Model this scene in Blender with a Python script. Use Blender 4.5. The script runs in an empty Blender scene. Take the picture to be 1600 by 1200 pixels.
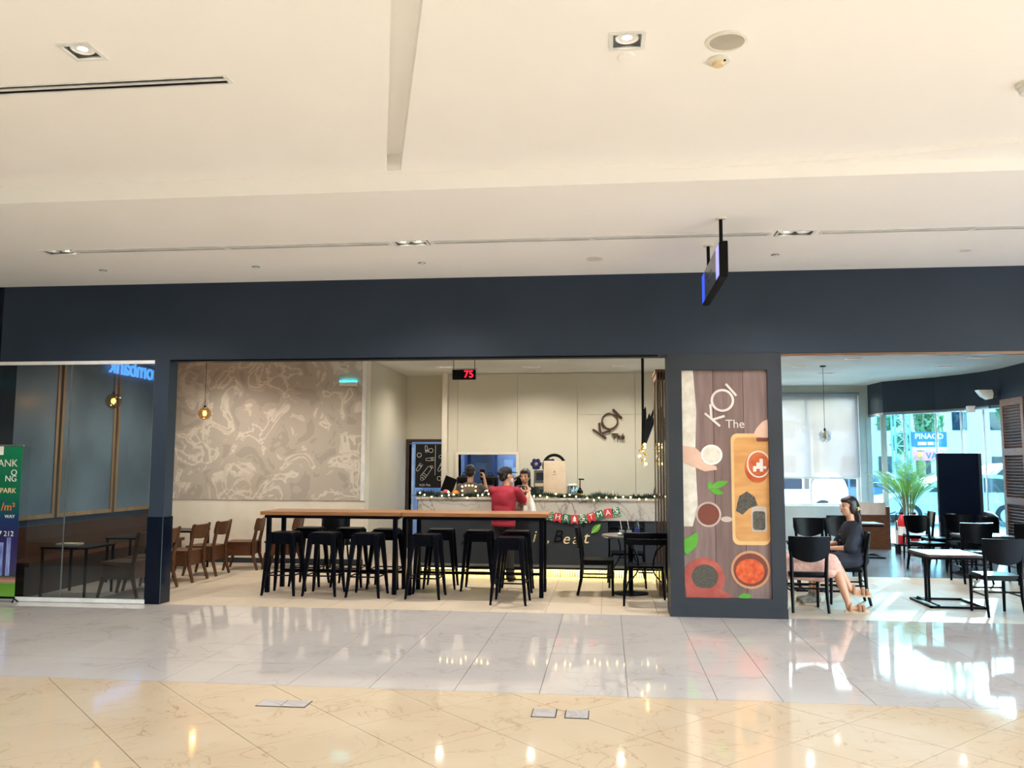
import bpy, bmesh, math, random
from mathutils import Vector, Matrix, Euler
random.seed(7)
R = math.radians
sc = bpy.context.scene

# ------------------------------------------------------------------ camera
# x runs along the shop front, y into the shop, z up, metres; the camera stands at the origin
YAW, PITCH, ROLL = R(6.4), R(5.45), R(0.2)
fw = Vector((-math.sin(YAW) * math.cos(PITCH), math.cos(YAW) * math.cos(PITCH), math.sin(PITCH)))
r0 = Vector((math.cos(YAW), math.sin(YAW), 0)); u0 = r0.cross(fw)
rt = r0 * math.cos(ROLL) + u0 * math.sin(ROLL); up = rt.cross(fw)
cam_d = bpy.data.cameras.new('camera'); cam = bpy.data.objects.new('camera', cam_d)
sc.collection.objects.link(cam)
cam.matrix_world = Matrix(((rt.x, up.x, -fw.x, 0), (rt.y, up.y, -fw.y, 0), (rt.z, up.z, -fw.z, 1.6), (0, 0, 0, 1)))
cam_d.sensor_width = 36; cam_d.lens = 36 * 1330 / 1600; cam_d.clip_end = 400
sc.camera = cam

# ------------------------------------------------------------------ sky, sun, daylight, exposure
SUN_EL = R(15.5); SUN_AZ = R(25)          # the sun stands behind the shop, to the right
w = bpy.data.worlds.new('sky'); sc.world = w; w.use_nodes = True
wn = w.node_tree; wn.nodes.clear()
sky = wn.nodes.new('ShaderNodeTexSky'); sky.sky_type = 'NISHITA'; sky.sun_disc = False
sky.sun_elevation = R(40); sky.sun_rotation = SUN_AZ; sky.air_density = 1.2; sky.dust_density = 2.0
bg = wn.nodes.new('ShaderNodeBackground'); bg.inputs[1].default_value = 2.6
wo = wn.nodes.new('ShaderNodeOutputWorld')
wn.links.new(sky.outputs[0], bg.inputs[0]); wn.links.new(bg.outputs[0], wo.inputs[0])

def lamp(name, typ, loc, energy, color=(1, 1, 1), size=.1, size_y=None, aim=None, spot=None, blend=.6, parent=None):
    d = bpy.data.lights.new(name, typ); d.energy = energy; d.color = color
    if typ == 'AREA':
        d.size = size
        if size_y: d.shape = 'RECTANGLE'; d.size_y = size_y
        else: d.shape = 'DISK'
    elif typ == 'SUN': d.angle = R(0.6)
    else: d.shadow_soft_size = size
    if spot: d.spot_size = R(spot); d.spot_blend = blend
    o = bpy.data.objects.new(name, d); sc.collection.objects.link(o); o.location = loc
    if aim is not None: o.rotation_euler = Vector(aim).to_track_quat('-Z', 'Y').to_euler()
    if parent: o.parent = parent
    return o
sun_dir = Vector((-math.sin(SUN_AZ) * math.cos(SUN_EL), -math.cos(SUN_AZ) * math.cos(SUN_EL), -math.sin(SUN_EL)))
lamp('sun', 'SUN', (20, 40, 20), 7, (1, .93, .82), aim=sun_dir)
# area lamp added as daylight fill at the open right side of the hall
lamp('hall_side_fill', 'AREA', (9.9, 1.5, 1.9), 170, (.84, .93, 1), 13, 3.6, aim=(-1, 0, 0))
for _x in (-6.2, -2.9, .12, 3.3, 6.4):  # beyond the two fittings, unseen spots added to bounce light off the floor
    for _y in (4.4, .6, -3.2):
        lamp('hall_downlight_fill', 'SPOT', (_x, _y if not (_x == -2.9 and _y == 4.4) else 4.2, 3.8), {4.4: 165, .6: 640, -3.2: 360}[_y], (.77, .895, 1), .06, aim=(0, 0, -1), spot=100, blend=.7)
sc.view_settings.view_transform = 'Standard'
sc.view_settings.look = 'None'
sc.view_settings.gamma = 1
sc.view_settings.use_curve_mapping = False
sc.view_settings.exposure = 0.42
sc.cycles.caustics_reflective = False; sc.cycles.caustics_refractive = False
sc.cycles.max_bounces = 10; sc.cycles.diffuse_bounces = 6; sc.cycles.transparent_max_bounces = 16
sc.cycles.sample_clamp_indirect = 6

# ------------------------------------------------------------------ materials
def lin(c):
    c = [v / 255 for v in c]
    return tuple(v / 12.92 if v <= .04045 else ((v + .055) / 1.055) ** 2.4 for v in c) + (1,)
MATS = {}
def mat(name, col, rough=.5, metal=0., spec=.5, col2=None, nscale=6., ndetail=4, ramp=(.35, .65), bump=0., bscale=60., emit=None, estr=0., coat=0., stretch=None, alpha=None, trans=0., sub=0.):
    m = bpy.data.materials.new(name); m.use_nodes = True; nt = m.node_tree
    p = nt.nodes['Principled BSDF']; L = nt.links.new
    p.inputs['Base Color'].default_value = lin(col); p.inputs['Roughness'].default_value = rough
    p.inputs['Metallic'].default_value = metal; p.inputs['Specular IOR Level'].default_value = spec
    p.inputs['Coat Weight'].default_value = coat; p.inputs['Coat Roughness'].default_value = .08
    if emit: p.inputs['Emission Color'].default_value = lin(emit); p.inputs['Emission Strength'].default_value = estr
    if trans: p.inputs['Transmission Weight'].default_value = trans
    tc = nt.nodes.new('ShaderNodeTexCoord'); vec = tc.outputs['Object']
    if stretch:
        mp = nt.nodes.new('ShaderNodeMapping'); mp.inputs['Scale'].default_value = stretch; L(vec, mp.inputs[0]); vec = mp.outputs[0]
    nz = nt.nodes.new('ShaderNodeTexNoise'); nz.inputs['Scale'].default_value = nscale; nz.inputs['Detail'].default_value = ndetail; L(vec, nz.inputs[0])
    c2 = col2 if col2 else tuple(max(0, v * .93) for v in col)
    rp = nt.nodes.new('ShaderNodeValToRGB'); rp.color_ramp.elements[0].position = ramp[0]; rp.color_ramp.elements[1].position = ramp[1]
    rp.color_ramp.elements[0].color = lin(col); rp.color_ramp.elements[1].color = lin(c2)
    L(nz.outputs[0], rp.inputs[0]); L(rp.outputs[0], p.inputs['Base Color'])
    if bump:
        n2 = nt.nodes.new('ShaderNodeTexNoise'); n2.inputs['Scale'].default_value = bscale; L(vec, n2.inputs[0])
        b = nt.nodes.new('ShaderNodeBump'); b.inputs['Strength'].default_value = bump; b.inputs['Distance'].default_value = .01
        L(n2.outputs[0], b.inputs['Height']); L(b.outputs[0], p.inputs['Normal'])
    MATS[name] = m; return m
def veined(name, col, vein, rough=.15, scale=2.0, width=.05, warp=.6, coord='Object', spec=.5, col2=None, tile_var=0.):
    """stone with thin dark veins: the zero set of a warped noise"""
    m = bpy.data.materials.new(name); m.use_nodes = True; nt = m.node_tree; L = nt.links.new
    p = nt.nodes['Principled BSDF']; p.inputs['Roughness'].default_value = rough; p.inputs['Specular IOR Level'].default_value = spec
    g = nt.nodes.new('ShaderNodeNewGeometry')
    n1 = nt.nodes.new('ShaderNodeTexNoise'); n1.inputs['Scale'].default_value = scale; n1.inputs['Detail'].default_value = 5; n1.inputs['Distortion'].default_value = warp
    L(g.outputs['Position'], n1.inputs[0])
    s = nt.nodes.new('ShaderNodeMath'); s.operation = 'SUBTRACT'; s.inputs[1].default_value = .5; L(n1.outputs[0], s.inputs[0])
    a = nt.nodes.new('ShaderNodeMath'); a.operation = 'ABSOLUTE'; L(s.outputs[0], a.inputs[0])
    rp = nt.nodes.new('ShaderNodeValToRGB'); rp.color_ramp.elements[0].position = 0; rp.color_ramp.elements[1].position = width
    rp.color_ramp.elements[0].color = lin(vein); rp.color_ramp.elements[1].color = lin(col); L(a.outputs[0], rp.inputs[0])
    n2 = nt.nodes.new('ShaderNodeTexNoise'); n2.inputs['Scale'].default_value = scale * .6; n2.inputs['Detail'].default_value = 3; L(g.outputs['Position'], n2.inputs[0])
    r2 = nt.nodes.new('ShaderNodeValToRGB'); r2.color_ramp.elements[0].position = .35; r2.color_ramp.elements[1].position = .65
    r2.color_ramp.elements[0].color = (0, 0, 0, 1); r2.color_ramp.elements[1].color = (1, 1, 1, 1); L(n2.outputs[0], r2.inputs[0])
    mx = nt.nodes.new('ShaderNodeMix'); mx.data_type = 'RGBA'; L(r2.outputs[0], mx.inputs[0])
    mx.inputs[6].default_value = lin(col2 if col2 else col); L(rp.outputs[0], mx.inputs[7]); L(mx.outputs[2], p.inputs['Base Color'])
    MATS[name] = m; return m
def brick_floor(name, col, grout, sx, sy, rough, rot=0.):
    m = bpy.data.materials.new(name); m.use_nodes = True; nt = m.node_tree; L = nt.links.new
    p = nt.nodes['Principled BSDF']; p.inputs['Roughness'].default_value = rough
    g = nt.nodes.new('ShaderNodeNewGeometry'); mp = nt.nodes.new('ShaderNodeMapping'); mp.inputs['Rotation'].default_value = (0, 0, rot); L(g.outputs['Position'], mp.inputs[0])
    b = nt.nodes.new('ShaderNodeTexBrick'); b.offset = 0; b.inputs['Scale'].default_value = 1; b.inputs['Brick Width'].default_value = sx; b.inputs['Row Height'].default_value = sy
    b.inputs['Mortar Size'].default_value = .003; b.inputs['Color1'].default_value = lin(col); b.inputs['Color2'].default_value = lin([v * .96 for v in col]); b.inputs['Mortar'].default_value = lin(grout)
    L(mp.outputs[0], b.inputs[0]); L(b.outputs[0], p.inputs['Base Color']); MATS[name] = m; return m
def glass(name, tint, refl=.05, rough=.0, haze=0., hazecol=(200, 220, 230), fk=1.):
    m = bpy.data.materials.new(name); m.use_nodes = True; nt = m.node_tree; L = nt.links.new
    nt.nodes.remove(nt.nodes['Principled BSDF']); out = nt.nodes['Material Output']
    t = nt.nodes.new('ShaderNodeBsdfTransparent'); t.inputs[0].default_value = lin(tint)
    gl = nt.nodes.new('ShaderNodeBsdfGlossy'); gl.inputs['Roughness'].default_value = rough
    fr = nt.nodes.new('ShaderNodeFresnel'); ge = nt.nodes.new('ShaderNodeNewGeometry'); io = nt.nodes.new('ShaderNodeMath'); io.operation = 'MULTIPLY_ADD'; io.inputs[1].default_value = 1 / 1.5 - 1.5; io.inputs[2].default_value = 1.5
    L(ge.outputs['Backfacing'], io.inputs[0]); L(io.outputs[0], fr.inputs[0])          # same reflectance on both faces of a thin pane
    ml = nt.nodes.new('ShaderNodeMath'); ml.operation = 'MULTIPLY_ADD'; ml.inputs[1].default_value = fk; ml.inputs[2].default_value = refl; L(fr.outputs[0], ml.inputs[0])
    mx = nt.nodes.new('ShaderNodeMixShader'); L(ml.outputs[0], mx.inputs[0]); L(t.outputs[0], mx.inputs[1]); L(gl.outputs[0], mx.inputs[2])
    last = mx
    if haze:
        d = nt.nodes.new('ShaderNodeBsdfDiffuse'); d.inputs[0].default_value = lin(hazecol)
        tl = nt.nodes.new('ShaderNodeBsdfTranslucent'); tl.inputs[0].default_value = lin(hazecol)
        m1 = nt.nodes.new('ShaderNodeMixShader'); m1.inputs[0].default_value = .5; L(d.outputs[0], m1.inputs[1]); L(tl.outputs[0], m1.inputs[2])
        m2 = nt.nodes.new('ShaderNodeMixShader'); m2.inputs[0].default_value = haze; L(mx.outputs[0], m2.inputs[1]); L(m1.outputs[0], m2.inputs[2]); last = m2
    L(last.outputs[0], out.inputs[0]); MATS[name] = m; return m
def leafmat(name, col, col2):
    m = mat(name, col, .5, col2=col2, nscale=3); nt = m.node_tree; L = nt.links.new
    p = nt.nodes['Principled BSDF']; out = nt.nodes['Material Output']
    t = nt.nodes.new('ShaderNodeBsdfTranslucent'); t.inputs[0].default_value = lin(col)
    mx = nt.nodes.new('ShaderNodeMixShader'); mx.inputs[0].default_value = .4; L(p.outputs[0], mx.inputs[1]); L(t.outputs[0], mx.inputs[2]); L(mx.outputs[0], out.inputs[0]); return m

mat('ceil', (246, 244, 241), .8, col2=(243, 241, 237), nscale=.8)
mat('ceil_shop', (232, 230, 222), .8, nscale=.8)
mat('navy', (47, 57, 71), .5, spec=.2, col2=(43, 53, 66), nscale=1.2)
mat('navy_gloss', (10, 16, 30), .12, spec=.2, col2=(14, 22, 36), nscale=2)
mat('charcoal', (50, 54, 60), .5, spec=.2, nscale=3)
veined('beige_tile', (196, 173, 144), (168, 138, 106), .06, 2.6, .016, 1.4, spec=.9, col2=(200, 179, 152))
veined('white_tile', (184, 177, 173), (170, 161, 156), .045, 2.0, .03, 1.2, spec=1., col2=(190, 183, 178))
veined('shop_tile', (178, 164, 146), (170, 155, 136), .4, 2.0, .03, 1.0, spec=.06, col2=(184, 170, 152))
mat('grout', (110, 96, 80), .8); mat('grout_dark', (96, 84, 74), .8)
brick_floor('beige_far', (198, 182, 160), (150, 128, 100), .617, .617, .1, R(45))
brick_floor('shop_far', (178, 164, 146), (130, 118, 104), .61, .61, .3)
brick_floor('stone_dark', (92, 100, 108), (120, 126, 130), .3, .3, .18)
mat('wall_white', (222, 214, 200), .7, col2=(216, 206, 190), nscale=4, bump=.1, bscale=40)
mat('wall_panel', (214, 208, 190), .25, col2=(209, 203, 185), nscale=1)
mat('wall_grey', (196, 196, 188), .6, nscale=2)
mat('wall_blue', (52, 66, 82), .5, nscale=2)
mat('frame_wood', (176, 140, 100), .5, col2=(150, 114, 78), nscale=8, stretch=(1, 1, .1))
mat('panel_fog', (122, 138, 148), .35, col2=(96, 110, 120), nscale=1.1, ndetail=5)
mat('brown_wood', (92, 56, 33), .42, spec=.3, col2=(70, 42, 25), nscale=7, stretch=(1, 6, 6), bump=.15)
mat('table_wood', (150, 104, 66), .35, col2=(126, 84, 50), nscale=9, stretch=(.5, 6, 6), bump=.1)
mat('dark_wood', (70, 48, 38), .45, col2=(56, 38, 30), nscale=8, stretch=(6, 6, .6))
mat('louvre_wood', (112, 88, 76), .5, col2=(92, 72, 62), nscale=8, stretch=(1, 1, 5))
mat('black_metal', (8, 10, 18), .4, 0., .06)
mat('black_wood', (9, 11, 15), .3, spec=.1)
mat('black', (10, 11, 13), .5, spec=.15); mat('void', (6, 6, 7), .9)
mat('white_metal', (236, 236, 234), .35); mat('white_plastic', (232, 228, 216), .4)
mat('grey_metal', (150, 152, 154), .3, .8); mat('chrome', (220, 220, 222), .12, 1.)
mat('brown_metal', (120, 92, 72), .35, .4)
mat('sp_grille', (186, 180, 164), .7, bump=.3, bscale=300)
mat('lamp_on', (255, 244, 226), .4, emit=(255, 240, 214), estr=14)
mat('lamp_dim', (230, 226, 214), .3, emit=(255, 238, 208), estr=1.2)
mat('bulb_warm', (255, 190, 90), .4, emit=(255, 186, 84), estr=18)
mat('fairy', (255, 226, 150), .4, emit=(255, 222, 140), estr=9)
mat('led_red', (255, 30, 50), .4, emit=(255, 24, 50), estr=2.5)
mat('led_strip', (250, 240, 150), .4, emit=(240, 236, 130), estr=7)
mat('cyan_glow', (60, 220, 230), .4, emit=(40, 225, 240), estr=5)
mat('screen_blue', (40, 70, 210), .3, emit=(44, 76, 230), estr=1.3)
mat('screen_grey', (60, 62, 66), .2, emit=(70, 72, 78), estr=.25)
mat('screen_lilac', (150, 150, 230), .3, emit=(150, 150, 240), estr=.9)
glass('clear_glass', (240, 246, 246), .02)
glass('front_glass', (214, 222, 228), .02)
glass('blue_glass', (192, 232, 244), .0)
glass('amber_glass', (238, 214, 170), .06)
glass('blind', (230, 236, 240), .0, .5, .66, (160, 154, 149), fk=.2)
glass('film', (250, 250, 250), .0, .0, fk=.05)
glass('bottle_glass', (225, 232, 238), .05)
veined('marble', (176, 170, 162), (84, 76, 72), .2, 1.5, .035, 2.6)
mat('gold', (214, 166, 70), .25, .9); mat('red_cloth', (150, 20, 44), .75, col2=(130, 14, 36), nscale=14)
mat('navy_cloth', (32, 38, 54), .8, col2=(24, 29, 43), nscale=14); mat('pink_cloth', (222, 178, 164), .8, col2=(204, 156, 142), nscale=30)
mat('brown_cloth', (98, 88, 84), .8, nscale=20); mat('black_cloth', (20, 20, 24), .8); mat('jeans', (34, 38, 54), .8)
mat('skin', (206, 158, 130), .5, col2=(198, 148, 120), nscale=8); mat('hair', (24, 18, 18), .4, col2=(34, 24, 22), nscale=30, stretch=(1, 1, .15))
mat('lips', (160, 84, 80), .5); mat('eye', (22, 16, 14), .2)
mat('sandal', (168, 118, 84), .6); mat('sole', (214, 190, 160), .7); mat('sneaker', (150, 146, 136), .7, col2=(110, 106, 100), nscale=20)
mat('bag_white', (232, 226, 216), .5, bump=.6, bscale=30)
mat('red', (196, 28, 34), .4); mat('orange', (232, 128, 30), .4); mat('green', (34, 118, 62), .6); mat('leaf_green', (92, 170, 50), .5)
mat('cream', (238, 214, 168), .5); mat('white_print', (244, 240, 232), .6); mat('pink_red', (214, 84, 92), .6)
leafmat('palm', (104, 140, 62), (150, 170, 90)); leafmat('tree', (80, 120, 70), (120, 150, 100)); leafmat('fir', (26, 44, 36), (84, 108, 100))
mat('trunk', (140, 118, 84), .8); mat('pot_white', (236, 236, 232), .4); mat('asphalt', (170, 172, 172), .8, nscale=3); mat('paving', (214, 212, 206), .7, nscale=3)
# ------------------------------------------------------------------ geometry helpers
COL = sc.collection
def link(o, parent=None):
    COL.objects.link(o)
    if parent is not None: o.parent = parent
    return o
def tag(o, label=None, cat=None, group=None, kind=None):
    for k, v in (('label', label), ('category', cat), ('group', group), ('kind', kind)):
        if v: o[k] = v
    return o
def thing(name, label, cat, loc=(0, 0, 0), rz=0., group=None):
    o = bpy.data.objects.new(name, None); o.empty_display_size = .1; link(o)
    o.location = loc; o.rotation_euler = (0, 0, rz)
    return tag(o, label, cat, group)
def dup(root, loc=None, rz=None, label=None, parent=None):
    c = root.copy(); COL.objects.link(c); c.parent = parent
    if loc is not None: c.location = loc
    if rz is not None: c.rotation_euler = (0, 0, rz)
    if label: c['label'] = label
    for ch in list(root.children):
        k = dup(ch, parent=c); k.matrix_parent_inverse = ch.matrix_parent_inverse.copy()
    return c
def frame_of(d):
    d = Vector(d).normalized(); a = Vector((0, 0, 1)) if abs(d.z) < .95 else Vector((1, 0, 0))
    x = a.cross(d).normalized(); return x, d.cross(x).normalized(), d
class MB:
    def __init__(s): s.bm = bmesh.new()
    def box(s, x0, x1, y0, y1, z0, z1, bev=0., M=None, seg=1):
        b = bmesh.new() if bev else s.bm
        vs = [b.verts.new((x, y, z)) for x in (x0, x1) for y in (y0, y1) for z in (z0, z1)]
        for f in ((0, 1, 3, 2), (4, 6, 7, 5), (0, 4, 5, 1), (2, 3, 7, 6), (0, 2, 6, 4), (1, 5, 7, 3)): b.faces.new([vs[i] for i in f])
        if bev:
            bmesh.ops.bevel(b, geom=b.edges[:], offset=bev, segments=seg, affect='EDGES', profile=.5)
            s._merge(b, M)
        elif M is not None:
            for v in vs: v.co = M @ v.co
        return s
    def _merge(s, b, M=None):
        if M is not None: bmesh.ops.transform(b, matrix=M, verts=b.verts[:])
        me = bpy.data.meshes.new('tmp'); b.to_mesh(me); b.free(); s.bm.from_mesh(me); bpy.data.meshes.remove(me)
    def ring(s, c, x, y, r, n, ry=None): return [s.bm.verts.new(Vector(c) + x * (r * math.cos(2 * math.pi * i / n)) + y * ((ry or r) * math.sin(2 * math.pi * i / n))) for i in range(n)]
    def skin(s, A, B):
        n = len(A)
        for i in range(n): s.bm.faces.new((A[i], A[(i + 1) % n], B[(i + 1) % n], B[i]))
    def cyl(s, p0, p1, r0, r1=None, n=12):
        p0, p1 = Vector(p0), Vector(p1); x, y, d = frame_of(p1 - p0); r1 = r0 if r1 is None else r1
        A = s.ring(p0, x, y, r0, n); B = s.ring(p1, x, y, r1, n); s.skin(A, B); s.bm.faces.new(A[::-1]); s.bm.faces.new(B); return s
    def tube(s, pts, r, n=8, closed=False):
        pts = [Vector(p) for p in pts]; m = len(pts); rs = r if isinstance(r, (list, tuple)) else [r] * m; rings = []; x = None
        for i, p in enumerate(pts):
            d = (pts[(i + 1) % m] - pts[i - 1]) if closed else (pts[min(i + 1, m - 1)] - pts[max(i - 1, 0)])
            d.normalize()
            x = frame_of(d)[0] if x is None else (x - d * x.dot(d)).normalized()
            rings.append(s.ring(p, x, d.cross(x), rs[i], n))
        for a, b in zip(rings, rings[1:]): s.skin(a, b)
        if closed: s.skin(rings[-1], rings[0])
        else: s.bm.faces.new(rings[0][::-1]); s.bm.faces.new(rings[-1])
        return s
    def lathe(s, prof, n=16, o=(0, 0, 0), M=None):
        o = Vector(o); vs = []
        for r, z in prof: vs.append([s.bm.verts.new(o)] if False else [s.bm.verts.new(o + Vector((max(r, 1e-4) * math.cos(2 * math.pi * i / n), max(r, 1e-4) * math.sin(2 * math.pi * i / n), z))) for i in range(n)])
        for a, b in zip(vs, vs[1:]): s.skin(a, b)
        s.bm.faces.new(vs[0][::-1]); s.bm.faces.new(vs[-1])
        if M is not None:
            for g in vs:
                for v in g: v.co = M @ v.co
        return s
    def ball(s, c, r, n=12, m=8, M=None):
        r = (r, r, r) if isinstance(r, (int, float)) else r; b = bmesh.new(); bmesh.ops.create_uvsphere(b, u_segments=n, v_segments=m, radius=1)
        T = Matrix.Translation(Vector(c)) @ (M if M is not None else Matrix.Identity(4)) @ Matrix.Diagonal((r[0], r[1], r[2], 1)); s._merge(b, T); return s
    def prism(s, pts, d0, d1, ax='y'):
        """a flat outline given in two axes, extruded from d0 to d1 along the third"""
        f = {'y': lambda a, b, d: (a, d, b), 'x': lambda a, b, d: (d, a, b), 'z': lambda a, b, d: (a, b, d)}[ax]
        A = [s.bm.verts.new(f(a, b, d0)) for a, b in pts]; B = [s.bm.verts.new(f(a, b, d1)) for a, b in pts]
        s.skin(A, B); s.bm.faces.new(A[::-1]); s.bm.faces.new(B); return s
    def quad(s, *p): s.bm.faces.new([s.bm.verts.new(q) for q in p]); return s
    def sheet(s, rows, thick=0.):
        """a surface through rows of points, optionally given thickness along its normals"""
        g = [[s.bm.verts.new(p) for p in r] for r in rows]; fs = []
        for a, b in zip(g, g[1:]):
            for i in range(len(a) - 1): fs.append(s.bm.faces.new((a[i], a[i + 1], b[i + 1], b[i])))
        if thick:
            bmesh.ops.recalc_face_normals(s.bm, faces=fs); bmesh.ops.solidify(s.bm, geom=fs, thickness=thick)
        return s
    def xf(s, M): bmesh.ops.transform(s.bm, matrix=M, verts=s.bm.verts[:]); return s
    def mesh(s, name, material, smooth=True):
        bmesh.ops.recalc_face_normals(s.bm, faces=s.bm.faces[:])
        me = bpy.data.meshes.new(name); s.bm.to_mesh(me); s.bm.free()
        me.materials.append(MATS[material] if isinstance(material, str) else material)
        if smooth:
            me.polygons.foreach_set('use_smooth', [True] * len(me.polygons)); me.set_sharp_from_angle(angle=R(35))
        return me
    def build(s, name, material, parent=None, smooth=True):
        return link(bpy.data.objects.new(name, s.mesh(name, material, smooth)), parent)
def baked(o):
    """replace an object's mesh by its evaluated mesh and drop the modifiers"""
    dg = bpy.context.evaluated_depsgraph_get(); me = bpy.data.meshes.new_from_object(o.evaluated_get(dg))
    o.modifiers.clear(); old = o.data; o.data = me; me.name = o.name
    bpy.data.meshes.remove(old); return o
def cut(o, mb):
    c = link(bpy.data.objects.new('cutter', mb.mesh('cutter', 'void', False)))
    md = o.modifiers.new('b', 'BOOLEAN'); md.object = c; md.operation = 'DIFFERENCE'; md.solver = 'EXACT'
    bpy.context.view_layer.update(); baked(o); bpy.data.objects.remove(c); return o
def text(name, s, size, material, parent=None, loc=(0, 0, 0), rot=(R(90), 0, 0), extrude=.002, align='CENTER', shear=0., offset=0.):
    cu = bpy.data.curves.new(name, 'FONT'); cu.body = s; cu.size = size; cu.extrude = extrude; cu.align_x = align; cu.align_y = 'CENTER'; cu.shear = shear; cu.offset = offset; cu.resolution_u = 4
    o = bpy.data.objects.new(name, cu); link(o); bpy.context.view_layer.update()
    me = bpy.data.meshes.new_from_object(o.evaluated_get(bpy.context.evaluated_depsgraph_get())); bpy.data.objects.remove(o)
    me.materials.clear(); me.materials.append(MATS[material]); me.name = name
    o = link(bpy.data.objects.new(name, me), parent); o.location = loc; o.rotation_euler = rot; return o
def one(name, mb, material, label, cat, group=None, loc=None, rz=0.):
    """a thing that is a single mesh"""
    o = mb.build(name, material); tag(o, label, cat, group)
    if loc is not None: o.location = loc; o.rotation_euler = (0, 0, rz)
    return o
def struct(name, mb, material, label=None, parent=None, smooth=False):
    o = mb.build(name, material, parent, smooth)
    if parent is None: o['kind'] = 'structure'
    if label: o['label'] = label
    return o
def arc(cx, cy, r, a0, a1, n): return [(cx + r * math.cos(R(a0 + (a1 - a0) * i / n)), cy + r * math.sin(R(a0 + (a1 - a0) * i / n))) for i in range(n + 1)]
def rrect(x0, x1, y0, y1, r, n=4): return arc(x1 - r, y1 - r, r, 0, 90, n) + arc(x0 + r, y1 - r, r, 90, 180, n) + arc(x0 + r, y0 + r, r, 180, 270, n) + arc(x1 - r, y0 + r, r, 270, 360, n)
def ell(cx, cy, rx, ry, n=24, a=0.):
    return [(cx + rx * math.cos(t) * math.cos(a) - ry * math.sin(t) * math.sin(a), cy + rx * math.cos(t) * math.sin(a) + ry * math.sin(t) * math.cos(a)) for t in [2 * math.pi * i / n for i in range(n)]]
def stroke(pts, wd):
    """the outline of a brush stroke through pts"""
    P = [Vector(p) for p in pts]; l, r = [], []
    for i, p in enumerate(P):
        d = (P[min(i + 1, len(P) - 1)] - P[max(i - 1, 0)]).normalized(); q = Vector((-d.y, d.x)) * (wd / 2); l.append(tuple(p + q)); r.append(tuple(p - q))
    return l + r[::-1]
# ------------------------------------------------------------------ floors
def clip(poly, f):
    out = []
    for i, p in enumerate(poly):
        q = poly[(i + 1) % len(poly)]; a, b = f(p), f(q)
        if a <= 0: out.append(p)
        if (a < 0 < b) or (b < 0 < a): t = a / (a - b); out.append((p[0] + (q[0] - p[0]) * t, p[1] + (q[1] - p[1]) * t))
    return out
YS, YF = 6.15, 9.43                       # start of the white strip, line of the shop front
fl = struct('floor', MB().box(-12, 10, -8, YS, -.06, -.009), 'grout', 'polished beige stone floor of the mall hall laid in diagonal tiles')
struct('floor_rest', MB().box(-12, 10, -8, 2.4, -.009, 0), 'beige_far', parent=fl)
P, J = .873, .0045
for i in range(-12, 20):
    for j in range(-8, 26):
        c1, c2 = 1.96 + P * i, -8.58 + P * j              # x + y = c1, x - y = c2
        s = [((c1 + c2) / 2, (c1 - c2) / 2), ((c1 + P + c2) / 2, (c1 + P - c2) / 2), ((c1 + 2 * P + c2) / 2 + 0, (c1 - c2) / 2), ((c1 + c2 + P) / 2, (c1 - c2 - P) / 2)]
        s = [((a + b) / 2, (a - b) / 2) for a, b in ((c1 + J / 1.4, c2 + J / 1.4), (c1 + P - J / 1.4, c2 + J / 1.4), (c1 + P - J / 1.4, c2 + P - J / 1.4), (c1 + J / 1.4, c2 + P - J / 1.4))]
        if max(x for x, y in s) < -7.5 or min(x for x, y in s) > 5.5: continue
        s = clip(clip(s, lambda p: p[1] - (YS - .003)), lambda p: 2.4 - p[1])
        if len(s) < 3: continue
        MB().prism(s, -.01, random.uniform(-.0004, 0), 'z').build('tile', 'beige_tile', fl, False)
fs = struct('floor', MB().box(-12, 10, YS, YF, -.06, -.009), 'grout_dark', 'glossy white stone strip of the floor along the shop front')
XS = [-12, -7.58, -6.97, -6.36, -5.75, -5.14, -4.53, -3.92, -3.31, -2.95, -2.33, -1.72, -1.1, -.49, .13, .74, 1.18, 1.79, 2.4, 3.01, 3.62, 4.23, 4.84, 5.45, 10]
for a, b in zip(XS, XS[1:]):
    for k in range(5):
        y0 = YS + k * .656; MB().box(a + .0022, b - .0022, y0 + .0022, y0 + .656 - .0022, -.01, random.uniform(-.0004, 0)).build('tile', 'white_tile', fs, False)
fi = struct('floor', MB().box(-7.6, 10, YF, 16.5, -.06, -.009), 'grout_dark', 'matt beige tiled floor inside the cafe')
XI = [-7.4 + .61 * i for i in range(24)] + [7.0]
for a, b in zip(XI, XI[1:]):
    for k in range(6):
        y0 = YF + k * .61
        MB().box(a + .002, b - .002, y0 + .002 + (.004 if k == 0 else 0), y0 + .608, -.01, random.uniform(-.0004, 0)).build('tile', 'shop_tile', fi, False)
struct('floor_rest', MB().box(-7.4, 3.3, YF + 3.66, 19.2, -.05, 0), 'shop_far', parent=fi)
struct('floor_rest', MB().box(3.3, 9, YF + 3.66, 19.2, -.05, 0), 'stone_dark', parent=fi)

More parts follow.
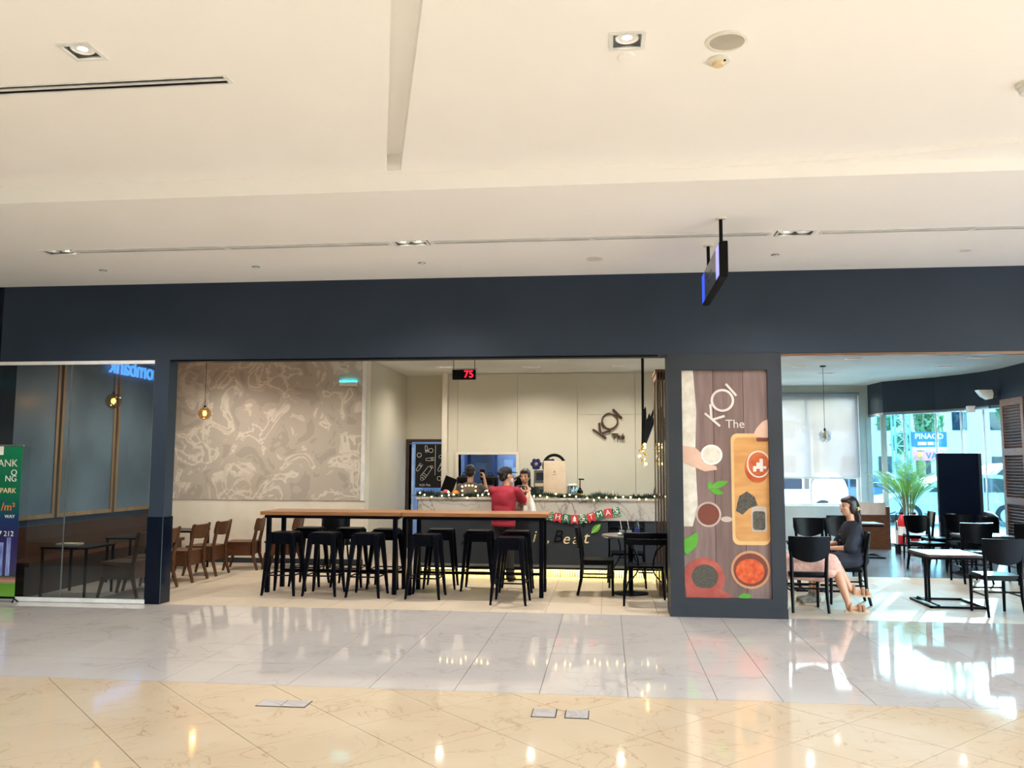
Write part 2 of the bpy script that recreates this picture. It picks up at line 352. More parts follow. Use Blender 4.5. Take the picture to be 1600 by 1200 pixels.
# ------------------------------------------------------------------ mall ceiling
ZC, ZL = 3.87, 3.73
edge = [(-9.5, 6.33), (-1, 6.33), (.2, 6.33), (.75, 6.315), (1.25, 6.285), (1.7, 6.245), (2.1, 6.195), (2.5, 6.12), (2.9, 6.02), (3.4, 5.86), (4, 5.62), (5, 5.1), (7, 3.9), (10, 1.5)]
near = struct('ceiling', MB().prism(edge + [(10, -8), (-9.5, -8)], ZC, ZC + .25, 'z'), 'ceil', 'smooth off-white plaster ceiling of the mall hall')
k = MB()
gx = lambda y: -1.64 + (6.3 - y) * .282                                  # the shadow groove runs obliquely
k.prism([(gx(6.27) - .055, 6.27), (gx(6.27) + .055, 6.27), (gx(2) + .1, 2), (gx(2) - .1, 2)], ZC - .05, ZC + .13, 'z')
DL = [(-2.87, 4.22), (.12, 4.41)]
for x, y in DL: k.box(x - .075, x + .075, y - .075, y + .075, ZC - .05, ZC + .12)
k.box(-7.2, -2.23, 4.585, 4.675, ZC - .05, ZC + .1)
cut(near, k)
struct('ceiling', MB().prism(edge[2:] + [(10, 6.329)], 3.828, 4.1, 'z'), 'ceil', 'thin curved step in the ceiling edge')
low = struct('ceiling', MB().box(-12, 10, 6.33, YF + .3, ZL, 4.1), 'ceil', 'lower plaster ceiling band in front of the shop')
SEG = [(-5.30, -3.76), (-3.70, -2.10), (-1.64, -.155), (-.10, 1.475), (1.975, 3.245), (3.30, 4.9)]; TW = [-5.49, -1.87, 1.725]
k = MB()
for a, b in SEG: k.box(a, b, 7.83, 7.93, ZL - .05, ZL + .09)
for x in TW: k.box(x - .18, x + .18, 7.79, 7.97, ZL - .05, ZL + .12)
cut(low, k)
struct('ceiling', MB().box(-14, 10.5, -9, 16.1, 4.2, 4.5).box(-14, 7.25, 16.1, 19.5, 4.2, 4.5), 'ceil', 'unseen roof slab added over the hall and the shop')  # unseen slab keeps the sun out, cut back to clear the bay
# ------------------------------------------------------------------ hall walls out of the picture (mirrored in the front glass)
wl = struct('wall_left', MB().box(-12.3, -12, -8, 9.43, 0, 4.2), 'panel_fog', 'frosted bank front at the far side of the hall')
struct('wall_rear', MB().box(-12.3, 10.2, -8.3, -8, 0, 4.2), 'wall_blue', 'unseen dark wall added behind the photographer to hold back light')  # added, dark and solid, to keep light off the ceiling step
struct('wall_left', MB().box(-12, -7.42, 9.43, 9.8, 0, 4.2), 'navy', 'dark wall beside the shop front')
struct('wall_right', MB().box(7.02, 10.4, 9.43, 16.0, 0, 4.2), 'navy', 'unseen solid wall block added right of the shop')  # added to stop the low sun from reaching the hall
# ------------------------------------------------------------------ shop front
struct('wall_front', MB().box(-7.26, 10, YF, YF + .32, 2.82, ZL), 'navy', 'plain navy fascia over the shop opening')
struct('wall_front', MB().box(-7.6, -7.26, YF, YF + .3, 0, ZL), 'navy_gloss', 'narrow dark pier at the left end of the shop front')
struct('trim_1', MB().box(1.87, 7.0, YF + .02, YF + .1, 2.79, 2.82), 'brown_metal', 'slim track under the fascia over the right opening')
struct('trim_2', MB().box(-5.1, .56, YF + .02, YF + .1, 2.80, 2.82), 'black', 'slim dark track under the fascia')
w1 = struct('window_1', MB().box(-7.26, -5.29, YF - .012, YF + .022, 2.775, 2.815), 'white_metal', 'fixed dark glass front beside the green banner')
MB().box(-7.26, -5.29, YF - .015, YF + .025, .004, .05).build('rail', 'white_metal', w1, False)
for a, b in ((-7.25, -6.335), (-6.328, -5.30)): MB().box(a, b, YF, YF + .01, .05, 2.775).build('pane', 'front_glass', w1, False)
MB().box(-6.336, -6.327, YF - .003, YF + .013, .05, 2.775).build('seal', 'grey_metal', w1, False)
t1 = struct('trim_3', MB().box(-5.29, -5.11, YF, YF + .2, .99, 2.82), 'navy', 'slim dark pillar between the glass and the opening')
MB().box(-5.30, -5.105, YF - .008, YF + .22, 0, .99, .004).build('lower_casing', 'navy_gloss', t1, False)
w2 = struct('window_2', MB().box(.60, .76, 10.72, 11.5, 2.77, 2.80), 'brown_metal', 'folded stack of framed glass door leaves behind the advertising pillar')
for i in range(4):
    x = .615 + i * .036; y = 10.75
    MB().box(x, x + .016, y, y + .05, .02, 2.77).box(x, x + .016, y + .65, y + .7, .02, 2.77).box(x, x + .016, y + .05, y + .65, .02, .1).box(x, x + .016, y + .05, y + .65, 2.7, 2.77).build('leaf_frame', 'brown_metal', w2, False)
    MB().box(x + .006, x + .010, y + .05, y + .65, .1, 2.7).build('leaf_glass', 'clear_glass', w2, False)
# ------------------------------------------------------------------ cafe shell
H = 3.35
cs = struct('ceiling', MB().box(-7.4, 7.2, YF + .3, 19.3, H, H + .2), 'ceil_shop', 'white ceiling of the cafe')
TWS = [(3.98, 14.28), (4.1, 16.5), (3.35, 15.3), (5.91, 15.6), (5.9, 14.3), (-2.9, 14.9), (-1.34, 15.03), (.19, 14.96), (-4.6, 12.2), (-1.9, 11.0), (.2, 11.2), (-6.2, 11.0), (-6.1, 12.5), (2.6, 11.4)]  # the spot over the far brown chairs is added to brighten the mural
k = MB()
for x, y in TWS: k.box(x - .15, x + .15, y - .07, y + .07, H - .05, H + .1)
k.box(-.85, -.35, 14.2, 14.32, H - .05, H + .08); k.box(2.6, 3.15, 13.4, 13.95, H - .05, H + .08)
cut(cs, k)
lw = struct('wall_left', MB().box(-7.6, -7.4, YF, 13.7, 0, H + .1), 'wall_blue', 'dark blue side wall with wood framed panels')
for y0, y1 in ((9.6, 10.76), (10.82, 12.1), (12.16, 13.4)):
    f = MB().box(-7.4, -7.37, y0, y1, .88, .935).box(-7.4, -7.37, y0, y1, 3.2, 3.25).box(-7.4, -7.37, y0, y0 + .05, .935, 3.2).box(-7.4, -7.37, y1 - .05, y1, .935, 3.2).build('panel_frame', 'frame_wood', lw, False)
    MB().box(-7.398, -7.385, y0 + .05, y1 - .05, .935, 3.2).build('fog_panel', 'panel_fog', f, False)
m = bpy.data.materials.new('mural'); m.use_nodes = True; nt = m.node_tree; L = nt.links.new; MATS['mural'] = m
p = nt.nodes['Principled BSDF']; p.inputs['Roughness'].default_value = .6; g = nt.nodes.new('ShaderNodeNewGeometry')
n1 = nt.nodes.new('ShaderNodeTexNoise'); n1.inputs['Scale'].default_value = 2.3; n1.inputs['Detail'].default_value = 6; n1.inputs['Distortion'].default_value = 1.3; n1.inputs['Roughness'].default_value = .5; L(g.outputs['Position'], n1.inputs[0])
rp = nt.nodes.new('ShaderNodeValToRGB'); rp.color_ramp.interpolation = 'CONSTANT'; e = rp.color_ramp.elements; e[0].position = 0; e[0].color = lin((164, 154, 143)); e[1].position = .42; e[1].color = lin((176, 166, 154))
for ps, c in ((.53, (196, 186, 173)), (.56, (206, 197, 184)), (.60, (176, 166, 154))): x = e.new(ps); x.color = lin(c)
L(n1.outputs[0], rp.inputs[0]); L(rp.outputs[0], p.inputs['Base Color'])
wb = struct('wall_back', MB().box(-7.4, -3.92, 13.56, 13.8, 0, H + .05), 'wall_white', 'cream rear wall with a grey marbled mural panel')
MB().box(-7.38, -3.99, 13.545, 13.56, 1.02, H - .01).build('mural_panel', 'mural', wb, False)
MB().box(-3.985, -3.925, 13.535, 13.56, 1.02, H).build('corner_strip', 'white_metal', wb, False)
struct('baseboard_back', MB().box(-7.38, -3.93, 13.54, 13.56, 0, .08), 'charcoal', 'dark skirting along the cream wall')
rs = struct('wall_side', MB().box(-4.02, -3.92, 13.8, 16.4, 0, H + .05), 'wall_panel', 'olive cream side wall of the recess by the doorway')
wd = MB().box(-3.92, -3.13, 16.4, 16.6, 0, H + .05)
wd = struct('wall_back', wd, 'wall_panel', 'cream wall over the kitchen doorway')
cut(wd, MB().box(-3.86, -3.21, 16.3, 16.7, -.1, 2.05))
d1 = struct('door_1', MB().box(-3.92, -3.86, 16.37, 16.62, 0, 2.1).box(-3.21, -3.16, 16.37, 16.62, 0, 2.1).box(-3.86, -3.21, 16.37, 16.62, 2.05, 2.1), 'dark_wood', 'brown frame of the kitchen doorway')
struct('wall_back', MB().box(-3.13, -3.03, 15.95, 16.6, 0, H + .05), 'wall_white', 'slim pale pier between doorway and serving hatch')
mw = struct('wall_back', MB().box(-3.03, 2.5, 16.13, 16.4, 0, H + .05), 'wall_white', 'wall behind the serving counter clad in glossy cream panels')
cut(mw, MB().box(-2.83, -1.72, 16, 16.6, 1.13, 1.8))
XP = [-3.03, -2.85, -1.70, -.56, .52, 1.6, 2.5]
for a, b in zip(XP, XP[1:]):
    if a == -2.85: zs = ((.02, 1.10), (1.83, H - .01))
    else: zs = ((.02, 2.55), (2.556, H - .01)) if a > -.6 else ((.02, H - .01),)
    for z0, z1 in zs: MB().box(a + .003, b - .003, 16.1, 16.13, z0, z1).build('panel', 'wall_panel', mw, False)
wf = MB().box(-2.88, -2.83, 16.07, 16.42, 1.08, 1.85).box(-1.72, -1.67, 16.07, 16.42, 1.08, 1.85).box(-2.83, -1.72, 16.07, 16.42, 1.8, 1.85).box(-2.83, -1.72, 16.05, 16.42, 1.08, 1.13)
struct('window_3', wf, 'wall_white', 'framed serving hatch into the blue lit kitchen')
# kitchen behind the hatch and the doorway
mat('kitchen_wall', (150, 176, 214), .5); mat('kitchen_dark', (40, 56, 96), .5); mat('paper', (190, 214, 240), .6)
struct('wall_kitchen', MB().box(-4.6, -.8, 19.0, 19.15, 0, H), 'kitchen_wall', 'pale rear wall of the kitchen')
struct('wall_kitchen', MB().box(-4.7, -4.6, 16.6, 19.1, 0, H).box(-.8, -.7, 16.6, 19.1, 0, H), 'kitchen_wall', 'side walls of the kitchen')
lamp('kitchen_tube', 'AREA', (-2.5, 17.7, 3.1), 60, (.55, .74, 1), 2.2, .3, aim=(0, 0, -1))
# right rear wall with the window, the glazed bay, the louvred side wall
struct('wall_side', MB().box(2.4, 2.5, 16.4, 19.1, 0, H + .05), 'wall_white', 'return wall at the right end of the counter')
wr = struct('wall_back', MB().box(2.4, 5.6, 19.1, 19.35, 0, H + .05), 'wall_grey', 'pale grey rear wall around the blind covered window')
cut(wr, MB().box(3.3, 5.4, 19, 19.5, .75, 3.14))
w4 = struct('window_4', MB().box(3.3, 5.4, 19.2, 19.26, .75, .8).box(3.3, 5.4, 19.2, 19.26, 3.09, 3.14).box(3.3, 3.35, 19.2, 19.26, .8, 3.09).box(5.35, 5.4, 19.2, 19.26, .8, 3.09).box(4.36, 4.40, 19.2, 19.26, .8, 3.09), 'white_metal', 'rear window half covered by a roller blind')
for a, b in ((3.35, 4.36), (4.40, 5.35)): MB().box(a, b, 19.225, 19.235, .8, 3.09).build('pane', 'clear_glass', w4, False)
bay = [(5.6, 19.1), (5.66, 18.3), (5.95, 17.95), (6.4, 17.5), (6.68, 17.0), (6.88, 16.5), (6.98, 16.0)]
def wallstrip(mb, pts, z0, z1, th):
    n = []
    for i, p in enumerate(pts):
        a, b = Vector(pts[max(i - 1, 0)]), Vector(pts[min(i + 1, len(pts) - 1)]); d = (b - a).normalized(); n.append(Vector(p) + Vector((-d.y, d.x)) * th)
    mb.prism(list(pts) + [tuple(q) for q in n[::-1]], z0, z1, 'z'); return mb
struct('wall_bay', wallstrip(MB(), bay, 2.71, H + .05, .14), 'navy', 'curved navy bulkhead over the glazed bay')
w5 = struct('window_5', wallstrip(MB(), bay, 2.655, 2.71, .1), 'grey_metal', 'tall curved glazing looking out to the car park')
wallstrip(MB(), bay, 0, .06, .1).build('sill', 'grey_metal', w5, False)
for i, (a, b) in enumerate(zip(bay, bay[1:])):
    d = (Vector(b) - Vector(a)).normalized(); q = Vector((-d.y, d.x)) * .05
    MB().prism([(a[0] + q.x, a[1] + q.y), (b[0] + q.x, b[1] + q.y), (b[0] + q.x * 1.2, b[1] + q.y * 1.2), (a[0] + q.x * 1.2, a[1] + q.y * 1.2)], .06, 2.655, 'z').build('pane', 'blue_glass', w5, False)
    wdt = .1 if i in (0, 1) else .018
    MB().box(a[0] - wdt / 2, a[0] + wdt / 2, a[1] - .01, a[1] + .05, .06, 2.655).build('mullion', 'wall_grey' if i in (0, 1) else 'white_metal', w5, False)
sw = struct('wall_right', MB().box(6.98, 7.2, YF + .3, 16.0, 0, H + .05), 'navy', 'navy side wall carrying brown louvred shutters')
# ------------------------------------------------------------------ shutters
def shutter(y0, y1, label):
    t = thing('louvred_shutter', label, 'shutter', (6.94, (y0 + y1) / 2, .1), 0, 'louvred shutters on the side wall'); hw = (y1 - y0) / 2
    m = MB()
    for z in (0, .86, 1.70, 2.56): m.box(-.03, .03, -hw + .09, hw - .09, z, z + .12)
    m.box(-.03, .03, -hw, -hw + .09, 0, 2.68).box(-.03, .03, hw - .09, hw, 0, 2.68)
    m.build('frame', 'louvre_wood', t, False)
    sl = None
    for z0 in (.12, .98, 1.82):
        for i in range(14):
            if sl is None: sl = MB().box(-.024, .024, -hw + .09, hw - .09, -.004, .004, M=Matrix.Rotation(R(48), 4, 'Y')).mesh('slat', 'louvre_wood', False)
            o = link(bpy.data.objects.new('slat', sl), t); o.location = (0, 0, z0 + .028 + i * .0525)
    return t
shutter(15.08, 15.92, 'brown louvred shutter at the far end of the side wall'); shutter(14.18, 15.02, 'brown louvred shutter second from the glazed bay')
# ------------------------------------------------------------------ ceiling fittings
def gimbal(x, y, z, label, group, wd, n, lit, inner=.075, power=0, col=(1, .88, .72), aim=(0, 0, -1)):
    """square or twin recessed spotlight: white frame, dark box, swivel rings, lamp lenses"""
    t = thing('recessed_spotlight', label, 'ceiling light', (x, y, z), 0, group); hx = inner * n; hy = inner
    MB().box(-hx - wd, hx + wd, -hy - wd, -hy, -.008, .002).box(-hx - wd, hx + wd, hy, hy + wd, -.008, .002).box(-hx - wd, -hx, -hy, hy, -.008, .002).box(hx, hx + wd, -hy, hy, -.008, .002).build('frame', 'white_metal', t, False)
    MB().box(-hx, hx, -hy, hy, .09, .1).box(-hx, -hx + .004, -hy, hy, 0, .09).box(hx - .004, hx, -hy, hy, 0, .09).box(-hx, hx, -hy, -hy + .004, 0, .09).box(-hx, hx, hy - .004, hy, 0, .09).build('housing', 'grey_metal', t, False)
    for i in range(n):
        cx = (i - (n - 1) / 2) * inner * 2; r = inner * .86
        MB().lathe([(r * .78, .03), (r, .03), (r, .012), (r * .92, .008), (r * .78, .015)], 24, (cx, 0, 0)).build('swivel_ring', 'white_metal', t)
        MB().lathe([(r * .2, .035), (r * .74, .03), (r * .74, .018), (r * .3, .014)], 20, (cx, 0, 0)).build('lens', 'lamp_on' if lit[i] else 'lamp_dim', t)
    if power: lamp('spot_beam', 'SPOT', (0, 0, -.03), power, col, .05, aim=aim, spot=150, blend=1, parent=t)
    return t
gimbal(DL[0][0], DL[0][1], ZC, 'square recessed spotlight above the long black air slot', 'square spotlights in the hall ceiling', .022, 1, [1])
gimbal(DL[1][0], DL[1][1], ZC, 'square recessed spotlight beside the round ceiling loudspeaker', 'square spotlights in the hall ceiling', .022, 1, [1])
for x, l, lit in zip(TW, ('twin recessed spotlight at the left end of the air slot line', 'twin recessed spotlight in the middle of the air slot line', 'twin recessed spotlight in the air slot line right of the hanging screen'), ([0, 1], [1, 1], [1, 0])):
    gimbal(x, 7.88, ZL, l, 'twin spotlights in the air slot line', .02, 2, lit, power=200, col=(1, .97, .93))
SL = ['under no lamp', ]
names = ['over the navy seated woman', 'nearest the rear window', 'over the blind covered window', 'in front of the navy bulkhead', 'right of the glass pendant', 'by the red number display', 'over the serving hatch', 'over the round wall sign', 'over the mural wall', 'over the bar table', 'over the small round table', 'over the bench wall', 'over the far brown chairs, added for the mural', 'over the table beside the advertising pillar']
for (x, y), nm in zip(TWS, names):
    gimbal(x, y, H, 'twin recessed spotlight in the cafe ceiling ' + nm, 'twin spotlights in the cafe ceiling', .014, 2, [1, 1], .068, power=(105 if y > 14.5 else 110 if x < -4 else 235) if x < 2.5 else 150, col=(1, .92, .81) if x < 2.5 else (.95, .98, 1))
def slotgrille(a, b, y, z, hw, nb, label, group, bar=.012):
    t = thing('air_slot', label, 'air vent', ((a + b) / 2, y, z), 0, group); hx = (b - a) / 2
    MB().box(-hx - .015, hx + .015, -hw - .009, -hw, -.005, .004).box(-hx - .015, hx + .015, hw, hw + .009, -.005, .004).box(-hx - .03, -hx, -hw, hw, -.006, .004).box(hx, hx + .03, -hw, hw, -.006, .004).build('frame', 'white_metal', t, False)
    MB().box(-hx, hx, -hw, hw, .03, .04).box(-hx, hx, -hw, -hw + .002, 0, .03).box(-hx, hx, hw - .002, hw, 0, .03).box(-hx, -hx + .002, -hw, hw, 0, .03).box(hx - .002, hx, -hw, hw, 0, .03).build('duct', 'void', t, False)
    for i in range(1, nb + 1):
        c = -hw + 2 * hw * i / (nb + 1); MB().box(-hx, hx, c - bar, c + bar, -.003, .004).build('blade', 'white_metal', t, False)
slotgrille(-7.2, -2.23, 4.63, ZC, .045, 1, 'long black air slot in the left of the hall ceiling', None, .011)
for (a, b), l in zip(SEG, ('first', 'second', 'third', 'fourth', 'fifth', 'sixth')): slotgrille(a, b, 7.88, ZL, .05, 3, 'narrow linear air slot over the shop front, %s from the left' % l, 'linear air slots over the shop front', .006)
def disc(name, x, y, z, prof, m, label, cat, group=None, n=24): return one(name, MB().lathe(prof, n), m, label, cat, group, (x, y, z))
sp = thing('ceiling_loudspeaker', 'large round ceiling loudspeaker with grey grille beside a spotlight', 'loudspeaker', (.65, 4.47, ZC))
MB().lathe([(.09, 0), (.115, 0), (.112, -.008), (.094, -.012), (.09, -.006)], 32).build('rim', 'white_plastic', sp); MB().lathe([(.001, -.002), (.092, -.002), (.088, -.008), (.001, -.01)], 32).build('grille', 'sp_grille', sp)
sd = thing('fire_detector', 'small cream round detector under the ceiling loudspeaker', 'detector', (.635, 4.69, ZC))
MB().lathe([(.001, 0), (.066, 0), (.066, -.01), (.05, -.016), (.001, -.02)], 24).build('base', 'white_plastic', sd); MB().lathe([(.001, -.014), (.04, -.014), (.03, -.034), (.001, -.038)], 20).build('dome', 'cream', sd); MB().ball((.03, -.035, -.018), .007).build('eye', 'black', sd)
disc('blank_disc', .12, 4.585, ZC, [(.001, .001), (.045, .001), (.045, -.008), (.001, -.012)], 'ceil', 'small white round blanking plate under the right square spotlight', 'ceiling plate')
sm = thing('smoke_detector', 'white smoke detector at the right edge of the hall ceiling', 'detector', (2.5, 5.17, ZC))
MB().lathe([(.001, 0), (.07, 0), (.07, -.025), (.062, -.03), (.001, -.03)], 24).build('base', 'white_plastic', sm); MB().lathe([(.001, -.03), (.055, -.03), (.06, -.04), (.05, -.065), (.001, -.07)], 24).build('sensor', 'white_metal', sm)
for x, l in ((-5.53, 'above the left glass front'), (-3.77, 'above the mural wall'), (-1.94, 'left of the middle twin spotlight edge'), (1.7, 'right of the hanging screen')):
    t = thing('sprinkler_cover', 'tiny round sprinkler cover in the lower ceiling ' + l, 'sprinkler', (x, 8.69, ZL), 0, 'sprinkler covers'); MB().lathe([(.001, 0), (.042, 0), (.04, -.006), (.001, -.008)], 20).build('plate', 'grey_metal', t); MB().lathe([(.001, -.006), (.028, -.006), (.026, -.012), (.001, -.014)], 16).build('cap', 'white_plastic', t)
for x, r, l in ((-.12, .085, 'round grey ceiling loudspeaker above the fascia, left of the screen'), (3.53, .055, 'small cream ceiling detector above the right opening')):
    t = thing('ceiling_disc', l, 'loudspeaker' if r > .06 else 'detector', (x, 8.69, ZL)); MB().lathe([(r * .85, 0), (r, 0), (r, -.006), (r * .85, -.009)], 24).build('rim', 'white_plastic', t); MB().lathe([(.001, -.001), (r * .86, -.001), (r * .8, -.006), (.001, -.007)], 24).build('grille', 'sp_grille' if r > .06 else 'cream', t)
# hanging display
tv = thing('hanging_screen', 'slim black stretched screen hung on two rods under the ceiling', 'screen', (.985, 7.9, ZL))
MB().box(-.025, .045, -.65, .70, -.53, -.22, .006).build('housing', 'black', tv); MB().box(-.029, -.024, -.63, .68, -.515, -.235).build('display', 'screen_grey', tv, False)
MB().box(-.031, -.029, -.62, -.42, -.51, -.24).build('lilac_field', 'screen_lilac', tv, False); MB().box(-.031, -.029, .48, .67, -.51, -.24).build('blue_field', 'screen_blue', tv, False)
MB().box(-.031, -.029, -.2, .2, -.40, -.39).box(-.031, -.029, -.1, .25, -.35, -.335).build('faint_caption', 'grey_metal', tv, False)
for y in (-.56, .36): MB().cyl((0, y, -.01), (0, y, -.22), .016).build('rod', 'black', tv); MB().lathe([(.001, 0), (.05, 0), (.045, -.01), (.001, -.012)], 20, (0, y, 0)).build('rose', 'white_plastic', tv)
# ------------------------------------------------------------------ floor hatches
def hatch(x0, x1, y0, y1, label, parts):
    t = thing('floor_socket_cover', label, 'floor cover', ((x0 + x1) / 2, (y0 + y1) / 2, 0), 0, 'floor socket covers'); hx, hy = (x1 - x0) / 2, (y1 - y0) / 2
    MB().box(-hx, hx, -hy, hy, .0002, .0025).build('frame', 'black', t, False)
    n = parts
    for i in range(n): a = -hx + .006 + i * (2 * hx - .006) / n; MB().box(a, a + (2 * hx - .006) / n - .006, -hy + .006, hy - .006, .0025, .005).build('lid', 'white_tile', t, False)
hatch(-.50, -.34, 5.59, 5.78, 'left of two small framed floor socket covers', 1); hatch(-.285, -.13, 5.59, 5.775, 'right of two small framed floor socket covers', 1)
hatch(-2.34, -2.0, 5.61, 5.77, 'silver double floor socket cover on the left', 2)
# ------------------------------------------------------------------ advertising pillar
A = thing('advertising_pillar', 'black advertising pillar with a tall glossy tea poster', 'advertising pillar', (1.265, YF, 0))
MB().box(-.605, -.455, -.03, .38, 0, 2.82).box(.455, .605, -.03, .38, 0, 2.82).box(-.455, .455, -.03, .38, 0, .2).box(-.455, .455, -.03, .38, 2.64, 2.82).box(-.455, .455, .02, .38, .2, 2.64).build('casing', 'charcoal', A, False)
MB().box(-.612, .612, -.036, .386, 0, .10).build('plinth', 'charcoal', A, False)
po = MB().box(-.455, .455, .008, .02, .2, 2.64).build('poster', 'void', A, False)
mat('plank_print', (140, 116, 112), .4, col2=(120, 98, 94), nscale=5, stretch=(3, 1, .3)); mat('plank_print2', (128, 104, 98), .4, col2=(110, 88, 84), nscale=5, stretch=(3, 1, .3))
mat('tray_print', (214, 160, 98), .4, col2=(196, 138, 78), nscale=3, stretch=(1, 1, 4)); mat('tray_rim', (232, 186, 128), .4); mat('lace', (228, 222, 210), .5, col2=(206, 196, 180), nscale=9)
mat('tea', (176, 74, 34), .3, col2=(206, 110, 60), nscale=9); mat('tea_dark', (126, 70, 56), .3); mat('bowl_print', (206, 150, 110), .4); mat('pearls', (198, 70, 40), .3, col2=(226, 110, 60), nscale=16); mat('leaves_dry', (62, 58, 52), .6, col2=(96, 90, 78), nscale=50)
mat('hand_print', (226, 186, 164), .5); mat('bowl_red', (190, 98, 86), .4, col2=(160, 70, 62), nscale=5); mat('glass_print', (196, 180, 168), .3); mat('chalk', (226, 216, 208), .6)
LAY = [0]
def pr(pts, m, name):
    LAY[0] += 1; d = .0075 - LAY[0] * .0002; MB().prism(pts, d, .008).build(name, m, po, False)
for i, (a, b) in enumerate(((-.455, -.12), (-.115, .2), (.205, .455))): pr([(a, .2), (b, .2), (b, 2.64), (a, 2.64)], 'plank_print' if i != 1 else 'plank_print2', 'plank_print')
pr([(-.455, .95), (-.36, .95), (-.30, 1.15), (-.32, 1.7), (-.30, 2.2), (-.33, 2.64), (-.455, 2.64)], 'lace', 'lace_print')
pr(rrect(.06, .455, .76, 1.95, .07), 'tray_rim', 'tray_rim_print'); pr(rrect(.09, .455, .80, 1.91, .06), 'tray_print', 'tray_print')
pr(ell(.33, 1.58, .13, .16), 'tea', 'tea_shadow_print'); pr(ell(.35, 1.62, .125, .145), 'chalk', 'cup_rim_print'); pr(ell(.35, 1.62, .11, .13), 'tea', 'tea_print')
for a in (0, 1, 2, 3): pr(rrect(.29 + .035 * a, .325 + .035 * a, 1.54 + .03 * (a % 2), 1.60 + .04 * (a % 3), .01), 'chalk', 'ice_print')
pr(rrect(.26, .42, .90, 1.17, .03), 'glass_print', 'jar_print'); pr(rrect(.275, .405, .92, 1.12, .03), 'leaves_dry', 'dry_tea_print')
pr([(.10, 1.12), (.17, 1.08), (.24, 1.15), (.33, 1.18), (.30, 1.27), (.22, 1.33), (.14, 1.28), (.12, 1.22)], 'leaves_dry', 'spilled_tea_print')
pr(ell(.24, .50, .205, .20), 'bowl_print', 'bowl_print'); pr(ell(.24, .50, .18, .175), 'tea_dark', 'bowl_inside_print'); pr(ell(.235, .485, .15, .13), 'pearls', 'pearl_print')
pr(ell(-.145, 1.72, .115, .11), 'white_print', 'cup_lid_print'); pr(ell(-.145, 1.72, .095, .09), 'lace', 'cup_lid_inner_print')
pr([(-.455, 1.82), (-.32, 1.80), (-.255, 1.74), (-.25, 1.66), (-.20, 1.62), (-.10, 1.60), (-.09, 1.56), (-.22, 1.54), (-.36, 1.60), (-.455, 1.64)], 'hand_print', 'hand_print')
pr([(.455, 2.1), (.40, 2.08), (.33, 2.0), (.30, 1.93), (.35, 1.92), (.40, 1.90), (.455, 1.91)], 'hand_print', 'hand_print'); pr(rrect(.33, .455, 1.865, 1.905, .015), 'tea_dark', 'tray_slot_print')
def leafp(cx, cy, l, wd, a): return [(cx + math.cos(a) * l * t - math.sin(a) * wd * math.sin(math.pi * t) * s, cy + math.sin(a) * l * t + math.cos(a) * wd * math.sin(math.pi * t) * s) for s, ts in ((1, [i / 8 for i in range(9)]), (-1, [1 - i / 8 for i in range(1, 8)])) for t in ts]
for a in ((-.18, 1.36, .22, .035, .35), (-.17, 1.34, .15, .03, -.25), (-.18, 1.34, .1, .02, 1.4), (-.43, .66, .26, .06, 1.1), (-.42, .64, .2, .05, 1.6), (.1, .215, .15, .03, .1)): pr(leafp(*a), 'leaf_green', 'leaf_print')
pr(ell(-.19, 1.08, .135, .135), 'glass_print', 'glass_rim_print'); pr(ell(-.19, 1.08, .115, .115), 'tea_dark', 'tea_cup_print'); pr(ell(.0, 1.03, .06, .03), 'glass_print', 'spoon_print')
pr(ell(-.25, .40, .22, .22), 'bowl_red', 'clay_bowl_print'); pr(ell(-.24, .42, .14, .13), 'leaves_dry', 'tea_leaves_print')
pr([(-.1, .3), (.05, .22), (.0, .2), (-.44, .2), (-.44, .3)], 'bowl_red', 'cloth_print')
def kolines(f, nm, m):
    for pts in (((-.21, 2.17), (-.05, 2.03)), ((-.14, 2.11), (-.15, 2.27)), ((-.13, 2.10), (.0, 2.14)), ((.02, 2.49), (.13, 2.36))): f(stroke(pts, .024), m, nm)
kolines(pr, 'logo_stroke_print', 'chalk'); pr(ell(-.02, 2.31, .125, .125, 32), 'chalk', 'logo_ring_print'); pr(ell(-.02, 2.31, .1, .1, 32), 'plank_print', 'logo_ring_inside_print')
text('logo_word_print', 'The', .13, 'chalk', po, (.11, .0005, 2.05), extrude=.0005)
MB().box(-.455, .455, -.012, -.009, .2, 2.64).build('cover_film', 'film', A, False)
# ------------------------------------------------------------------ pull-up banner
Bn = thing('banner_stand', 'tall green and blue bank advertising banner at the left edge', 'banner', (-7.12, YF - .07, 0))
m = bpy.data.materials.new('banner_print'); m.use_nodes = True; nt = m.node_tree; L = nt.links.new; MATS['banner_print'] = m; p = nt.nodes['Principled BSDF']; p.inputs['Roughness'].default_value = .35
tc = nt.nodes.new('ShaderNodeTexCoord'); sp_ = nt.nodes.new('ShaderNodeSeparateXYZ'); L(tc.outputs['Object'], sp_.inputs[0]); mr = nt.nodes.new('ShaderNodeMapRange'); mr.inputs[1].default_value = 0; mr.inputs[2].default_value = 1.85; L(sp_.outputs[2], mr.inputs[0])
rp = nt.nodes.new('ShaderNodeValToRGB'); e = rp.color_ramp.elements; e[0].position = 0; e[0].color = lin((120, 170, 60)); e[1].position = 1; e[1].color = lin((16, 118, 74))
for ps, c in ((.11, (84, 140, 40)), (.13, (190, 130, 120)), (.16, (40, 60, 50)), (.2, (60, 50, 96)), (.38, (38, 30, 84)), (.5, (22, 44, 92)), (.66, (10, 100, 70))): x = e.new(ps); x.color = lin(c)
L(mr.outputs[0], rp.inputs[0]); L(rp.outputs[0], p.inputs['Base Color'])
sh = MB().box(-.62, .27, -.004, 0, .06, 1.80).build('sheet', 'banner_print', Bn, False)
